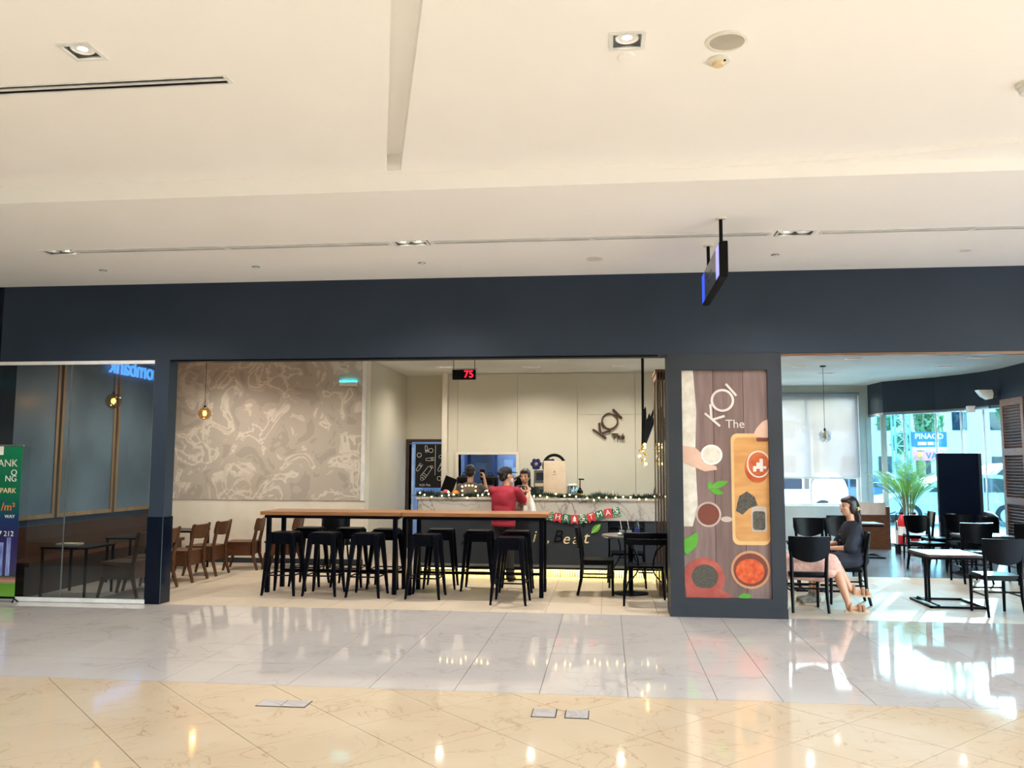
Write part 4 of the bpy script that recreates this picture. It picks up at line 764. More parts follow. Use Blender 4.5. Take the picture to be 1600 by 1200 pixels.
# hanging Christmas decoration
hd = thing('hanging_decoration', 'black fan of rods with gold ornaments hanging on a black pole', 'decoration', (.54, 13.0, H)); MB().box(-.05, .05, -.02, .02, -.02, 0).cyl((0, 0, -.02), (-.005, 0, -.95), .022, .018).build('pole', 'black', hd)
for x, z, l in ((-.01, -1.42, .62), (.03, -.88, 0), (.09, -.98, 0), (.16, -.90, 0), (.25, -.88, 0), (.06, -1.05, 0)):
    if l: MB().cyl((x, 0, z), (x + .005, 0, z + l), .02, .016).build('rod', 'black', hd)
    else: MB().tube([(.02, 0, -1.42), (x * .6 + .01, .01, z - .18), (x, 0, z - .02), (x + .004, 0, z + .02)], [.024, .024, .016, .003], 8).build('rod', 'black', hd)
for i in range(16): MB().ball((random.uniform(-.06, .03), random.uniform(-.04, .04), -1.42 - .02 * i + random.uniform(-.01, .01)), random.uniform(.012, .024), 8, 6).build('ornament', 'gold' if i % 3 else 'fairy', hd)
MB().tube([(-.01, 0, -1.6), (.01, -.01, -1.7), (0, 0, -1.78)], .006, 6).build('ribbon', 'cream', hd)
# curtain in the kitchen doorway
cu = thing('door_curtain', 'black doorway curtain printed with white drink icons', 'curtain', (-3.44, 16.33, 0)); rows = [[(-.28 + .56 * i / 14, .012 * math.sin(i * 1.3) * (1 - q * .4), 1.16 + (2.0 - 1.16) * q) for i in range(15)] for q in (0, .5, 1)]; cl = MB().sheet(rows, .004).build('cloth', 'black_cloth', cu); MB().cyl((-.4, 0, 2.01), (.25, 0, 2.01), .01).build('rail', 'grey_metal', cu)
def icon(pts, closed=True): MB().tube([(x, -.02, z) for x, z in pts], .0042, 5, closed).build('print_line', 'white_print', cl)
def cupicon(cx, cz, a, s):
    f = lambda x, z: (cx + (x * math.cos(a) - z * math.sin(a)) * s, cz + (x * math.sin(a) + z * math.cos(a)) * s)
    icon([f(*p_) for p_ in ((-.05, .14), (.05, .14), (.04, -.1), (.02, -.13), (-.02, -.13), (-.04, -.1))]); icon([f(-.048, .09), f(.048, .09)], False); icon([f(-.046, .05), f(.046, .05)], False)
cupicon(-.05, 1.46, 2.5, 1.0); cupicon(.01, 1.71, -1.5, .6); cupicon(-.20, 1.55, -.6, .6); cupicon(.22, 1.55, -.5, .6); cupicon(-.06, 1.98 - .07, 3.3, .5)
for x, z, r in ((-.2, 1.79, .042), (.03, 1.88, .042), (.05, 1.56, .025), (-.14, 1.33, .03), (.22, 1.76, .03), (.2, 1.34, .04)): icon([(x + r * math.cos(t_ * .52), z + r * math.sin(t_ * .52)) for t_ in range(12)])
icon([(.12, 1.98), (.115, 1.4)], False); text('print_word', 'KOI Thé', .06, 'white_print', cl, (-.08, -.022, 1.21), extrude=.001)
# back counter and machines
bk = thing('back_counter', 'plain work counter along the rear wall behind the serving counter', 'counter', (-.7, 15.7, 0)); MB().box(-2.3, 2.6, -.28, .35, 0, .86).build('cabinet', 'grey_metal', bk, False); MB().box(-2.32, 2.6, -.30, .36, .86, .9).build('worktop', 'chrome', bk, False)
def urn(x, y, l):
    u = thing('tea_urn', l, 'urn', (x, y, .901), 0, 'tea urns behind the counter'); MB().lathe([(.001, 0), (.15, 0), (.155, .05), (.155, .42), (.001, .42)], 24).build('body', 'black_wood', u); MB().lathe([(.001, .42), (.155, .42), (.15, .47), (.05, .52), (.001, .52)], 24).build('lid', 'black', u); MB().box(-.09, .09, -.165, -.15, .14, .34).build('front_plate', 'grey_metal', u, False); MB().cyl((0, -.15, .07), (0, -.21, .06), .014).build('tap', 'chrome', u); MB().tube([(-.04, 0, .52), (-.03, 0, .56), (.03, 0, .56), (.04, 0, .52)], .008, 6).build('handle', 'black', u)
urn(-2.14, 15.55, 'black tea urn left of the red shirted customer'); urn(-2.62, 15.6, 'black tea urn behind the staff member in brown'); urn(-1.55, 15.6, 'dark tea urn right of the red shirted customer')
mch = thing('sealing_machine', 'grey cup sealing machine behind the barista', 'machine', (-1.06, 14.1, 0)); MB().box(-.14, .14, -.15, .2, 0, .9, .005).build('stand', 'grey_metal', mch); MB().box(-.14, .14, -.15, .18, 1.2, 1.52, .01).box(-.14, .14, .05, .18, .9, 1.2).build('head', 'grey_metal', mch); MB().box(-.12, .12, -.155, -.15, 1.26, 1.31).build('yellow_strip', 'cream', mch, False); MB().box(-.1, .1, -.157, -.15, 1.36, 1.48).build('control_plate', 'charcoal', mch, False); MB().box(-.12, .12, -.16, .1, .9, .98).build('tray', 'black', mch, False)
for x, l in ((-1.17, 'left'), (-.93, 'right')):
    fn = thing('flower_fan', 'blue flower shaped ornament on the sealing machine, %s one' % l, 'ornament', (x, 14.05, 1.521), 0, 'blue flower ornaments'); mat('petal_' + l, (44, 44, 112), .4)
    for a in range(6): MB().ball((.06 * math.cos(a * 1.047), 0, .1 + .06 * math.sin(a * 1.047)), (.038, .015, .038), 10, 6).build('petal', 'petal_' + l, fn)
    MB().ball((0, -.01, .1), (.03, .016, .03), 12, 8).build('centre', 'glass_print', fn); MB().cyl((0, 0, 0), (0, 0, .06), .008).build('stem', 'petal_' + l, fn)
# kitchen contents seen through the hatch
kc = thing('kitchen_shelf', 'dark blue kitchen rack seen through the serving hatch', 'shelf', (-2.0, 18.6, 0)); MB().box(-1.1, -1.04, -.2, .3, 0, 2.2).box(-.5, -.44, -.2, .3, 0, 2.2).box(.38, .62, -.3, .3, 0, 2.3).build('post', 'kitchen_dark', kc, False)
for z in (.5, 1.0, 1.95): MB().box(-1.1, -.44, -.2, .3, z, z + .04).build('board', 'kitchen_dark', kc, False)
for x0, x1, z0, z1, l in ((-2.95, -2.7, 1.45, 1.65, 'pale notice in the kitchen, left'), (-2.3, -2.1, 1.55, 1.72, 'pale notice in the kitchen, middle'), (-2.12, -1.75, 1.05, 1.55, 'tall pale notice in the kitchen, right')): one('wall_notice', MB().box(x0, x1, 0, .01, z0, z1).box(x0 + .02, x1 - .02, -.002, 0, z0 + .02, z1 - .02), 'paper', l, 'notice', 'notices on the kitchen wall', (0, 18.985, 0))
cab = thing('kitchen_cabinet', 'pale blue kitchen cabinet behind the doorway', 'cabinet', (-4.15, 17.6, 0)); MB().box(-.2, .2, -.3, .5, 0, 2.0, .005).build('body', 'kitchen_wall', cab); MB().box(-.18, .18, -.315, -.3, .05, .95).box(-.18, .18, -.315, -.3, 1.0, 1.95).build('door', 'paper', cab, False); MB().cyl((.14, -.33, .8), (.14, -.33, .92), .008).build('handle', 'chrome', cab)
# ceiling vents in the cafe
slotgrille(-.85, -.35, 14.26, H, .06, 3, 'small dark air grille in the cafe ceiling above the counter', None, .008)
vg = thing('square_vent', 'square louvred air vent in the cafe ceiling by the pillar', 'air vent', (2.875, 13.675, H)); MB().box(-.3, .3, -.3, -.275, -.008, .002).box(-.3, .3, .275, .3, -.008, .002).box(-.3, -.275, -.275, .275, -.008, .002).box(.275, .3, -.275, .275, -.008, .002).build('frame', 'white_metal', vg, False); MB().box(-.275, .275, -.275, .275, .07, .08).build('duct', 'void', vg, False)
for i in range(9): y = -.24 + i * .06; MB().box(-.275, .275, y, y + .03, 0, .006, M=Matrix.Translation((0, y, 0)) @ Matrix.Rotation(R(35), 4, 'X') @ Matrix.Translation((0, -y, 0))).build('blade', 'white_metal', vg, False)
# ------------------------------------------------------------------ right side fittings
blind = thing('roller_blind', 'sheer white roller blind drawn most of the way down the rear window', 'blind', (4.35, 19.06, 0)); MB().cyl((-1.06, 0, 3.16), (1.06, 0, 3.16), .035).build('roller', 'grey_metal', blind); MB().box(-1.03, 1.03, .0, .003, 1.36, 3.16).build('fabric', 'blind', blind, False); MB().box(-1.03, 1.03, -.006, .008, 1.33, 1.36).build('bottom_bar', 'white_metal', blind, False)
bb = thing('display_board', 'tall black freestanding display board before the glazed bay', 'display board', (6.26, 16.15, 0), R(-4)); MB().box(-.36, .32, -.05, .05, .03, 1.84, .004).build('panel', 'navy_gloss', bb); MB().box(.32, .37, -.05, .1, .03, 1.835).build('side', 'charcoal', bb, False); MB().box(-.36, .36, -.15, .15, 0, .03).build('base', 'black', bb, False)
bi = thing('waste_bin', 'black dome topped waste bin behind the chairs', 'bin', (6.55, 15.75, 0)); MB().lathe([(.001, 0), (.16, 0), (.17, .6), (.17, .62), (.001, .62)], 24).build('body', 'black', bi); MB().lathe([(.17, .62), (.175, .63), (.16, .74), (.09, .81), (.001, .83)], 24).build('dome', 'black_wood', bi)
pt = thing('planter', 'square white planter beside the glazed bay', 'planter', (5.72, 17.2, 0)); MB().box(-.2, .2, -.2, .2, 0, .56, .015).build('pot', 'pot_white', pt); MB().box(-.17, .17, -.17, .17, .56, .565).build('soil', 'trunk', pt, False)
pl = thing('palm_plant', 'feathery green palm with arching fronds in the white planter', 'palm', (5.72, 17.2, .566))
for i in range(9): a = i * .7; MB().tube([(.07 * math.cos(a), .07 * math.sin(a), 0), (.08 * math.cos(a), .08 * math.sin(a), .3), (.12 * math.cos(a), .12 * math.sin(a), .55)], [.014, .012, .008], 6).build('stem', 'trunk', pl)
for i in range(26):
    a = i * 2.4 + random.uniform(-.3, .3); ln = random.uniform(.7, 1.05); el = R(random.uniform(62, 89)); f = MB(); pts = []
    for k in range(13):
        s = k / 12; e = el - s * s * R(random.choice((40, 70)) if k == 0 else bend)
        if k == 0: bend = random.uniform(35, 95)
        e = el - s * s * R(bend)
        pts.append((pts[-1] + Vector((math.cos(a) * math.cos(e), math.sin(a) * math.cos(e), math.sin(e))) * ln / 12) if pts else Vector((.08 * math.cos(a), .08 * math.sin(a), .15 + .03 * (i % 8))))
    f.tube(pts, [.007 - .0005 * k for k in range(13)], 5)
    for k in range(4, 13):
        for h in (0, .5):
            p0 = pts[k - 1].lerp(pts[k], h); d = (pts[k] - pts[k - 1]).normalized(); sd2 = d.cross(Vector((0, 0, 1)))
            if sd2.length < .05: sd2 = Vector((-math.sin(a), math.cos(a), 0))
            sd2.normalize()
            for s in (-1, 1):
                l = .22 * math.sin(math.pi * (k + h - 2) / 12) + .05; tip = p0 + (d * .8 + sd2 * s * .6 - Vector((0, 0, .2))).normalized() * l; mid = p0.lerp(tip, .45); wv = d * .013
                f.bm.faces.new([f.bm.verts.new(v) for v in (p0, mid + wv, tip, mid - wv)])
    f.build('frond', 'palm', pl, False)
for x, l in ((5.40, 'left'), (5.62, 'right')):
    e_ = thing('fire_extinguisher', 'red fire extinguisher before the planter, %s of two' % l, 'fire extinguisher', (x, 16.6, .181), 0, 'fire extinguishers'); MB().lathe([(.001, 0), (.075, 0), (.08, .02), (.08, .42), (.05, .5), (.025, .54), (.001, .54)], 20).build('cylinder', 'red', e_); MB().box(-.02, .02, -.02, .02, .54, .58).box(-.02, .1, -.012, .012, .58, .595, M=Matrix.Rotation(R(-20 if l == 'left' else 20), 4, 'Y')).build('handle', 'black', e_); MB().tube([(-.02, 0, .56), (-.1, 0, .56), (-.12, -.02, .45), (-.1, -.02, .25)], .01, 6).build('hose', 'black', e_); MB().lathe([(.0805, .16), (.0815, .16), (.0815, .32), (.0805, .32)], 20).build('label_band', 'white_print', e_)
exs = thing('extinguisher_stand', 'low dark stand under the two fire extinguishers', 'stand', (5.51, 16.6, 0)); MB().box(-.24, .24, -.11, .11, .15, .18, .004).build('shelf', 'black', exs); MB().box(-.22, -.18, -.1, .1, 0, .15).box(.18, .22, -.1, .1, 0, .15).build('foot', 'black', exs, False)
bt = thing('wooden_booth', 'brown wooden booth bench with grey back by the rear wall', 'bench', (5.08, 17.45, 0)); MB().box(-.3, .32, -.05, .0, .0, .66).build('front_panel', 'brown_wood', bt, False); MB().box(.3, .36, -.06, .5, 0, .82, .004).build('end_panel', 'brown_wood', bt); MB().box(-.3, .3, 0, .45, .38, .44).build('seat', 'brown_wood', bt, False); MB().box(-.28, .3, -.05, -.0, .66, .9, M=Matrix.Rotation(R(-4), 4, 'X')).build('back_cushion', 'grey_cushion' if False else 'glass_print', bt, False)
wlx = thing('wall_light', 'white curved wall light on the navy bulkhead', 'lamp', (6.72, 16.1, 2.9)); MB().prism([(-.14, .07), (.1, .07), (.12, .0), (.1, -.09), (.04, -.1), (-.06, -.04)], -.14, .02).build('shade', 'white_plastic', wlx); MB().box(.08, .2, -.1, .02, -.05, .05).build('bracket', 'grey_metal', wlx, False)
cr = thing('curtain_track', 'grey blind track along the curved bulkhead', 'track', (0, 0, 0)); MB().tube([(6.22, 17.5, 2.66), (6.5, 17.1, 2.665), (6.72, 16.6, 2.67), (6.84, 16.15, 2.675)], .028, 8).build('rail', 'grey_metal', cr); MB().box(6.62, 6.74, 16.5, 16.62, 2.60, 2.72).build('bracket', 'white_plastic', cr, False)
# ------------------------------------------------------------------ people
def capsule(mb, p0, p1, r0, r1, n=12):
    p0, p1 = Vector(p0), Vector(p1); d = p1 - p0
    if d.length < 1e-5: mb.ball(p0, r0, n, 8); return
    x, y, z = frame_of(d); rings = []
    for k in range(5): a = R(-85 + 85 * k / 4); rings.append((p0 + z * (r0 * math.sin(a)), r0 * math.cos(a)))
    for k in range(5): a = R(85 * k / 4); rings.append((p1 + z * (r1 * math.sin(a)), r1 * math.cos(a)))
    R_ = [mb.ring(c, x, y, max(r, .001), n) for c, r in rings]
    for a, b in zip(R_, R_[1:]): mb.skin(a, b)
    mb.bm.faces.new(R_[0][::-1]); mb.bm.faces.new(R_[-1])
def axes(f, u=(0, 0, 1)):
    f = Vector(f).normalized(); r = f.cross(Vector(u)).normalized(); u = r.cross(f); return r, f, u
def em4(r, f, u): return Matrix(((r.x, f.x, u.x, 0), (r.y, f.y, u.y, 0), (r.z, f.z, u.z, 0), (0, 0, 0, 1)))
def blob(name, prims, m, parent, vox=.01, smooth=4):
    """one continuous skin grown over tapered capsules (c) and ellipsoids (e)"""
    mb = MB()
    for p in prims:
        if p[0] == 'c': capsule(mb, *p[1:])
        else: mb.ball(p[1], p[2], 16, 12, p[3] if len(p) > 3 else None)
    o = mb.build(name, m, parent)
    md = o.modifiers.new('r', 'REMESH'); md.mode = 'VOXEL'; md.voxel_size = vox
    if smooth: s = o.modifiers.new('s', 'SMOOTH'); s.factor = .5; s.iterations = smooth
    bpy.context.view_layer.update(); baked(o); o.data.polygons.foreach_set('use_smooth', [True] * len(o.data.polygons)); return o
def trim(o, z):
    """end a garment in a clean level hem"""
    b = bmesh.new(); b.from_mesh(o.data); r = bmesh.ops.bisect_plane(b, geom=b.verts[:] + b.edges[:] + b.faces[:], plane_co=(0, 0, z), plane_no=(0, 0, 1), clear_inner=True)
    bmesh.ops.holes_fill(b, edges=[e for e in b.edges if e.is_boundary]); b.to_mesh(o.data); b.free(); o.data.polygons.foreach_set('use_smooth', [True] * len(o.data.polygons)); return o
def handp(w, d, n, side, curl, s=1.):
    """palm and five fingers; d points to the fingertips, n out of the palm, side +-1 picks the thumb edge"""
    w = Vector(w); d = Vector(d).normalized(); n = Vector(n); n = (n - d * n.dot(d)).normalized(); a = d.cross(n) * side; P_ = [('e', w + d * .045 * s, (.036 * s, .048 * s, .016 * s), em4(a, d, n))]
    for i, (o, l) in enumerate(((.028, .068), (.009, .076), (-.010, .07), (-.027, .056))):
        b = w + d * .082 * s + a * o * s; c = curl * (1 + .1 * i); q = b; ang = .2 * c
        for k, f_ in enumerate((.42, .33, .25)):
            dd = d * math.cos(ang) + n * math.sin(ang); e = q + dd * l * f_ * s; P_.append(('c', q, e, .0088 * s, .008 * s)); q = e; ang += c
    b = w + d * .025 * s + a * .028 * s; e = b + (d * .6 + a * .7 + n * .35).normalized() * .04 * s; P_ += [('c', b, e, .011 * s, .0095 * s), ('c', e, e + (d * .9 + a * .1 + n * .5 * curl).normalized() * .03 * s, .0095 * s, .008 * s)]
    return P_
def headp(c, f, u=(0, 0, 1), s=1.):
    r, f, u = axes(f, u); c = Vector(c); M = em4(r, f, u)
    g = lambda a, b, d: c + r * a * s + f * b * s + u * d * s
    P_ = [('e', g(0, -.01, .03), (.074 * s, .092 * s, .088 * s), M), ('e', g(0, .018, -.03), (.060 * s, .068 * s, .085 * s), M), ('e', g(0, .05, -.085), (.030 * s, .028 * s, .022 * s), M),
          ('c', g(0, .085, .012), g(0, .102, -.022), .010 * s, .015 * s), ('e', g(0, .078, -.058), (.026 * s, .012 * s, .012 * s), M)]
    for q in (-1, 1): P_ += [('e', g(q * .073, -.008, -.005), (.010 * s, .020 * s, .032 * s), M), ('e', g(q * .035, .066, -.015), (.024 * s, .02 * s, .022 * s), M)]
    return P_, g, M
def face(g, M, parent, s=1.):
    for q in (-1, 1):
        MB().ball(g(q * .031, .0845, .008), (.013 * s, .006 * s, .0065 * s), 10, 8, M).build('eye', 'eye', parent); MB().ball(g(q * .031, .086, .027), (.018 * s, .006 * s, .004 * s), 10, 6, M).build('eyebrow', 'hair', parent)
    MB().ball(g(0, .0905, -.057), (.021 * s, .007 * s, .007 * s), 10, 6, M).build('lips', 'lips', parent)
def limb(a, b, c, r): return [('c', a, b, r[0], r[1]), ('c', b, c, r[1], r[2])]
V = Vector
def torso(hip, neck, sh, grow=0., f=(0, -1, 0), bust=0., wid=1.):
    """pelvis, waist and chest stacked between hip and neck; sh is the shoulder axis"""
    hip, neck = V(hip), V(neck); u = (neck - hip).normalized(); sx = V(sh).normalized(); fy = u.cross(sx).normalized(); M = em4(sx, -fy if False else fy, u); L_ = (neck - hip).length
    at = lambda t, o=0.: hip + u * (L_ * t) + fy * o
    P_ = [('e', at(.04), (.155 * wid + grow, .112 + grow, .12 + grow), M), ('e', at(.3), (.132 * wid + grow, .098 + grow, .15 + grow), M), ('e', at(.62), (.155 * wid + grow, .108 + grow, .17 + grow), M), ('e', at(.84), (.15 * wid + grow, .085 + grow, .075 + grow), M)]
    return P_, at, M

# --- customer in red at the counter, seen from behind
Pr = thing('person', 'customer in red t-shirt and black cap handing over a white bag', 'person', (-1.45, 11.92, 0))
F = V((.35, .94, 0)); rr, ff, uu = axes(F)
hd_, g, M = headp((.03, .03, 1.455), (.75, .66, -.05)); T, at, TM = torso((0, 0, .82), (.01, .02, 1.30), rr)
shR, shL = V((.185, -.03, 1.245)), V((-.165, .05, 1.245)); elR, elL = V((.29, .10, 1.07)), V((-.10, .22, 1.06)); wrR, wrL = V((.325, .255, 1.19)), V((.06, .31, 1.17))
leg = lambda s: limb(rr * s * .075 + V((0, 0, .80)), (s * .085, .01, .43), (s * .095, -.02, .07), (.078, .056, .038))
blob('body', hd_ + T + [('c', (.02, .02, 1.26), (.03, .03, 1.38), .052, .05)] + limb(shR, elR, wrR, (.046, .038, .026)) + limb(shL, elL, wrL, (.046, .038, .026)) + handp(wrR, (.0, .35, 1), (-.8, .3, 0), 1, .9) + handp(wrL, (.6, .6, .1), (.3, 0, -1), 1, .7) + leg(-1) + leg(1), 'skin', Pr, .0085)
T2, _, _ = torso((0, 0, .84), (.01, .02, 1.30), rr, .022); ts = blob('t_shirt', T2 + [('e', (0, 0, .78), (.182, .136, .09), em4(rr, ff, uu)), ('e', (.003, .006, .95), (.178, .130, .17), em4(rr, ff, uu)), ('e', (.006, .01, 1.1), (.180, .128, .16), em4(rr, ff, uu)), ('c', (-.13, .03, 1.235), (.15, 0, 1.235), .068, .068), ('c', rr * .085 + V((0, 0, .80)), rr * .1 + V((0, .01, 1.2)), .094, .088), ('c', rr * -.085 + V((0, 0, .80)), rr * -.1 + V((0, .01, 1.2)), .094, .088), ('c', V((0, 0, .78)), V((0, .01, 1.2)), .115, .11), ('c', shR, shR.lerp(elR, .7), .064, .07), ('c', shL, shL.lerp(elL, .7), .064, .07)], 'red_cloth', Pr, .011, 8); trim(ts, .755)
blob('trousers', [('e', (0, 0, .80), (.15, .105, .1), em4(rr, ff, uu))] + [p for s in (-1, 1) for p in limb(rr * s * .075 + V((0, 0, .80)), (s * .085, .01, .43), (s * .095, -.02, .06), (.088, .07, .058))], 'black_cloth', Pr, .012, 3)
for s in (-1, 1): blob('shoe', [('c', (s * .095, -.05, .045), (s * .13, .12, .035), .045, .036)], 'black', Pr, .01)
blob('hair', [('e', g(0, -.025, .02), (.080, .088, .085), M), ('e', g(0, -.06, -.03), (.066, .05, .06), M)], 'hair', Pr, .009)
cp = blob('cap', [('e', g(0, -.012, .055), (.085, .100, .072), M), ('e', g(0, -.115, .025), (.05, .035, .03), M)], 'black_cloth', Pr, .009); MB().ball(g(0, .11, .05), (.075, .075, .008), 16, 6, M).build('cap_peak', 'black_cloth', cp)
MB().ball(g(0, .07, -.06), (.055, .04, .045), 14, 10, M).build('face_mask', 'white_print', Pr)
MB().tube([(-.13, -.135, 1.0), (-.135, -.13, .93)], .012, 6).build('key_tag', 'chrome', Pr)
bag = thing('carrier_bag', 'white plastic carrier bag held up before the counter', 'bag', (-1.115, 12.19, 0)); bb_ = MB(); rows = []
for z, wx, wy in ((.86, .05, .03), (.875, .095, .05), (.95, .10, .055), (1.04, .085, .045), (1.12, .05, .025), (1.19, .02, .012), (1.24, .014, .01)): rows.append([bb_.bm.verts.new((wx * math.cos(a) * (1 + .08 * math.sin(5 * a)), wy * math.sin(a) * (1 + .1 * math.sin(4 * a)), z)) for a in [i * math.pi / 10 for i in range(20)]])
for a, b in zip(rows, rows[1:]): bb_.skin(a, b)
bb_.bm.faces.new(rows[0][::-1]); bb_.bm.faces.new(rows[-1]); bb_.build('sack', 'bag_white', bag); MB().tube([(-.012, 0, 1.24), (-.02, .02, 1.27), (.01, .03, 1.28), (.02, .01, 1.25)], .006, 6).build('handle', 'bag_white', bag)
# --- barista facing the camera
Pb = thing('person', 'barista in black shirt and apron facing the camera behind the counter', 'person', (-1.27, 13.2, 0)); hd_, g, M = headp((.0, -.02, 1.425), (-.22, -1, -.12), s=.97); T, at, TM = torso((0, 0, .84), (0, -.01, 1.28), (1, 0, 0))
shR, shL = V((-.165, 0, 1.22)), V((.165, 0, 1.22)); elR, elL = V((-.235, -.12, 1.18)), V((.21, -.16, 1.08)); wrR, wrL = V((-.19, -.2, 1.33)), V((.06, -.26, 1.18))
blob('body', hd_ + T + [('c', (0, -.01, 1.24), (0, -.015, 1.35), .047, .045)] + limb(shR, elR, wrR, (.042, .035, .024)) + limb(shL, elL, wrL, (.042, .035, .024)) + handp(wrR, (.1, 0, 1), (.5, -.8, 0), 1, 1.0) + handp(wrL, (-.8, -.1, .3), (0, .6, .4), -1, .9) + [p for s in (-1, 1) for p in limb((s * .08, 0, .8), (s * .085, 0, .43), (s * .085, 0, .07), (.085, .055, .038))], 'skin', Pb, .0085)
T2, _, _ = torso((0, 0, .84), (0, -.01, 1.27), (1, 0, 0), .018); blob('shirt', T2 + [('c', (-.07, 0, .85), (-.08, 0, 1.15), .092, .088), ('c', (.07, 0, .85), (.08, 0, 1.15), .092, .088), ('c', shR, shR.lerp(elR, .75), .058, .056), ('c', shL, shL.lerp(elL, .75), .058, .056)], 'black_cloth', Pb, .011, 6)
blob('trousers', [('e', (0, 0, .82), (.158, .115, .11))] + [p for s in (-1, 1) for p in limb((s * .08, 0, .8), (s * .085, 0, .43), (s * .085, 0, .06), (.098, .07, .055))], 'jeans', Pb, .012)
MB().box(-.14, .14, -.15, -.135, .5, 1.1, .004).build('apron', 'navy_cloth', Pb); face(g, M, Pb, .97)
for s in (-1, 1): blob('shoe', [('c', (s * .085, .04, .045), (s * .09, -.13, .035), .042, .036)], 'black', Pb, .01)
blob('hair', [('e', g(0, -.03, .05), (.080, .088, .078), M), ('e', g(0, -.075, .0), (.07, .05, .075), M), ('e', g(0, -.12, -.02), (.035, .035, .05), M), ('e', g(0, .022, .078), (.072, .07, .038), M), ('e', g(-.062, -.01, .03), (.024, .05, .06), M), ('e', g(.062, -.01, .03), (.024, .05, .06), M)], 'hair', Pb, .008)
# --- staff member in brown, back to the camera
Pc = thing('person', 'staff member in brown shirt with back turned, holding a dark cup', 'person', (-2.2, 13.62, 0)); hd_, g, M = headp((.0, .03, 1.485), (.0, 1, -.05)); T, at, TM = torso((0, 0, .85), (0, .01, 1.31), (-1, 0, 0))
shR, shL = V((.17, 0, 1.25)), V((-.17, 0, 1.25)); elR, elL = V((.26, .08, 1.15)), V((-.21, .12, 1.0)); wrR, wrL = V((.215, .12, 1.37)), V((-.08, .28, 1.02))
blob('body', hd_ + T + [('c', (0, .01, 1.27), (0, .03, 1.41), .052, .05)] + limb(shR, elR, wrR, (.044, .036, .025)) + limb(shL, elL, wrL, (.044, .036, .025)) + handp(wrR, (-.25, .1, 1), (-.8, .3, 0), 1, .9) + handp(wrL, (.6, .6, 0), (0, 0, -1), 1, .6) + [p for s in (-1, 1) for p in limb((s * .085, 0, .8), (s * .09, 0, .43), (s * .09, 0, .07), (.085, .056, .04))], 'skin', Pc, .0085)
T2, _, _ = torso((0, 0, .85), (0, .01, 1.31), (-1, 0, 0), .02); blob('shirt', T2 + [('c', (-.08, 0, .85), (-.09, 0, 1.18), .1, .094), ('c', (.08, 0, .85), (.09, 0, 1.18), .1, .094), ('c', shR, shR.lerp(elR, .6), .06, .062), ('c', shL, shL.lerp(elL, .65), .06, .06)], 'brown_cloth', Pc, .011, 6)
blob('trousers', [('e', (0, 0, .82), (.16, .118, .11))] + [p for s in (-1, 1) for p in limb((s * .085, 0, .8), (s * .09, 0, .43), (s * .09, 0, .06), (.1, .072, .058))], 'black_cloth', Pc, .012)
for s in (-1, 1): blob('shoe', [('c', (s * .09, -.04, .045), (s * .095, .13, .035), .042, .036)], 'black', Pc, .01)
blob('hair', [('e', g(0, -.025, .045), (.084, .094, .082), M), ('e', g(0, -.06, -.01), (.074, .055, .07), M)], 'hair', Pc, .008)
kc2 = thing('dark_cup', 'tall dark drink cup held up by the staff member', 'cup', (-2.03, 13.8, 1.38)); MB().lathe([(.001, -.02), (.03, -.02), (.042, .13), (.001, .13)], 16).build('cup', 'black_wood', kc2); MB().lathe([(.001, .13), (.045, .13), (.04, .15), (.001, .155)], 16).build('lid', 'black', kc2)
# --- woman in navy on the chair, facing left
Pn = thing('person', 'seated woman in navy dress with long dark hair looking left', 'person', (2.86, 10.58, 0)); hd_, g, M = headp((-.03, -.02, 1.125), (-1, -.28, -.02), s=.98); T, at, TM = torso((.03, .0, .50), (.0, -.01, .955), (0, 1, 0))
shN, shF = V((.01, -.165, .885)), V((0, .15, .89)); elN, elF = V((-.06, -.235, .66)), V((-.10, .2, .68)); wrN, wrF = V((-.27, -.12, .645)), V((-.28, .06, .66))
legs = lambda gr: [p for y, fy in ((-.10, -.14), (.08, .04)) for p in limb((0, y, .50), (-.42, fy, .485), (-.47, fy - .02, .10), (.083 + gr, .056 + gr, .038 + gr * .7))]
blob('body', hd_ + T + [('c', (0, -.01, .92), (-.015, -.015, 1.05), .047, .046)] + limb(shN, elN, wrN, (.043, .036, .025)) + limb(shF, elF, wrF, (.043, .036, .025)) + handp(wrN, (-1, .3, -.1), (0, .4, -1), 1, .7) + handp(wrF, (-1, -.2, .05), (0, -.3, -1), -1, .7) + legs(0), 'skin', Pn, .0085)
T2, _, _ = torso((.03, 0, .50), (0, -.01, .945), (0, 1, 0), .02); blob('dress', T2 + [('e', (0, 0, .5), (.19, .19, .105)), ('c', shN, shN.lerp(elN, .55), .06, .072), ('c', shN.lerp(elN, .55), elN.lerp(wrN, .12), .074, .062), ('c', elN, elN.lerp(wrN, .2), .06, .052), ('c', shF, elF, .06, .065)] + [('c', (0, y, .50), (-.40, fy, .49), .10, .082) for y, fy in ((-.10, -.14), (.08, .04))] + [('c', (0, 0, .5), (-.36, -.05, .48), .09, .08)], 'navy_cloth', Pn, .011, 3)
MB().tube([(-.115, -.02, .9 - i * .01) for i in range(3)], .006, 6).ball((-.135, -.02, .80), .008).ball((-.135, -.015, .73), .008).ball((-.13, -.01, .66), .008).build('button', 'chrome', Pn)
blob('hair', [('e', g(0, -.028, .05), (.084, .094, .082), M), ('e', g(0, -.085, -.03), (.074, .058, .11), M), ('e', g(0, -.105, -.15), (.075, .045, .12), M), ('e', g(.0, -.115, -.26), (.066, .038, .1), M), ('e', g(.0, -.118, -.36), (.055, .03, .09), M), ('e', g(-.055, -.035, .0), (.034, .06, .09), M), ('e', g(.055, -.035, .0), (.034, .06, .09), M), ('e', g(0, .02, .075), (.07, .07, .04), M)], 'hair', Pn, .008)
face(g, M, Pn, .98)
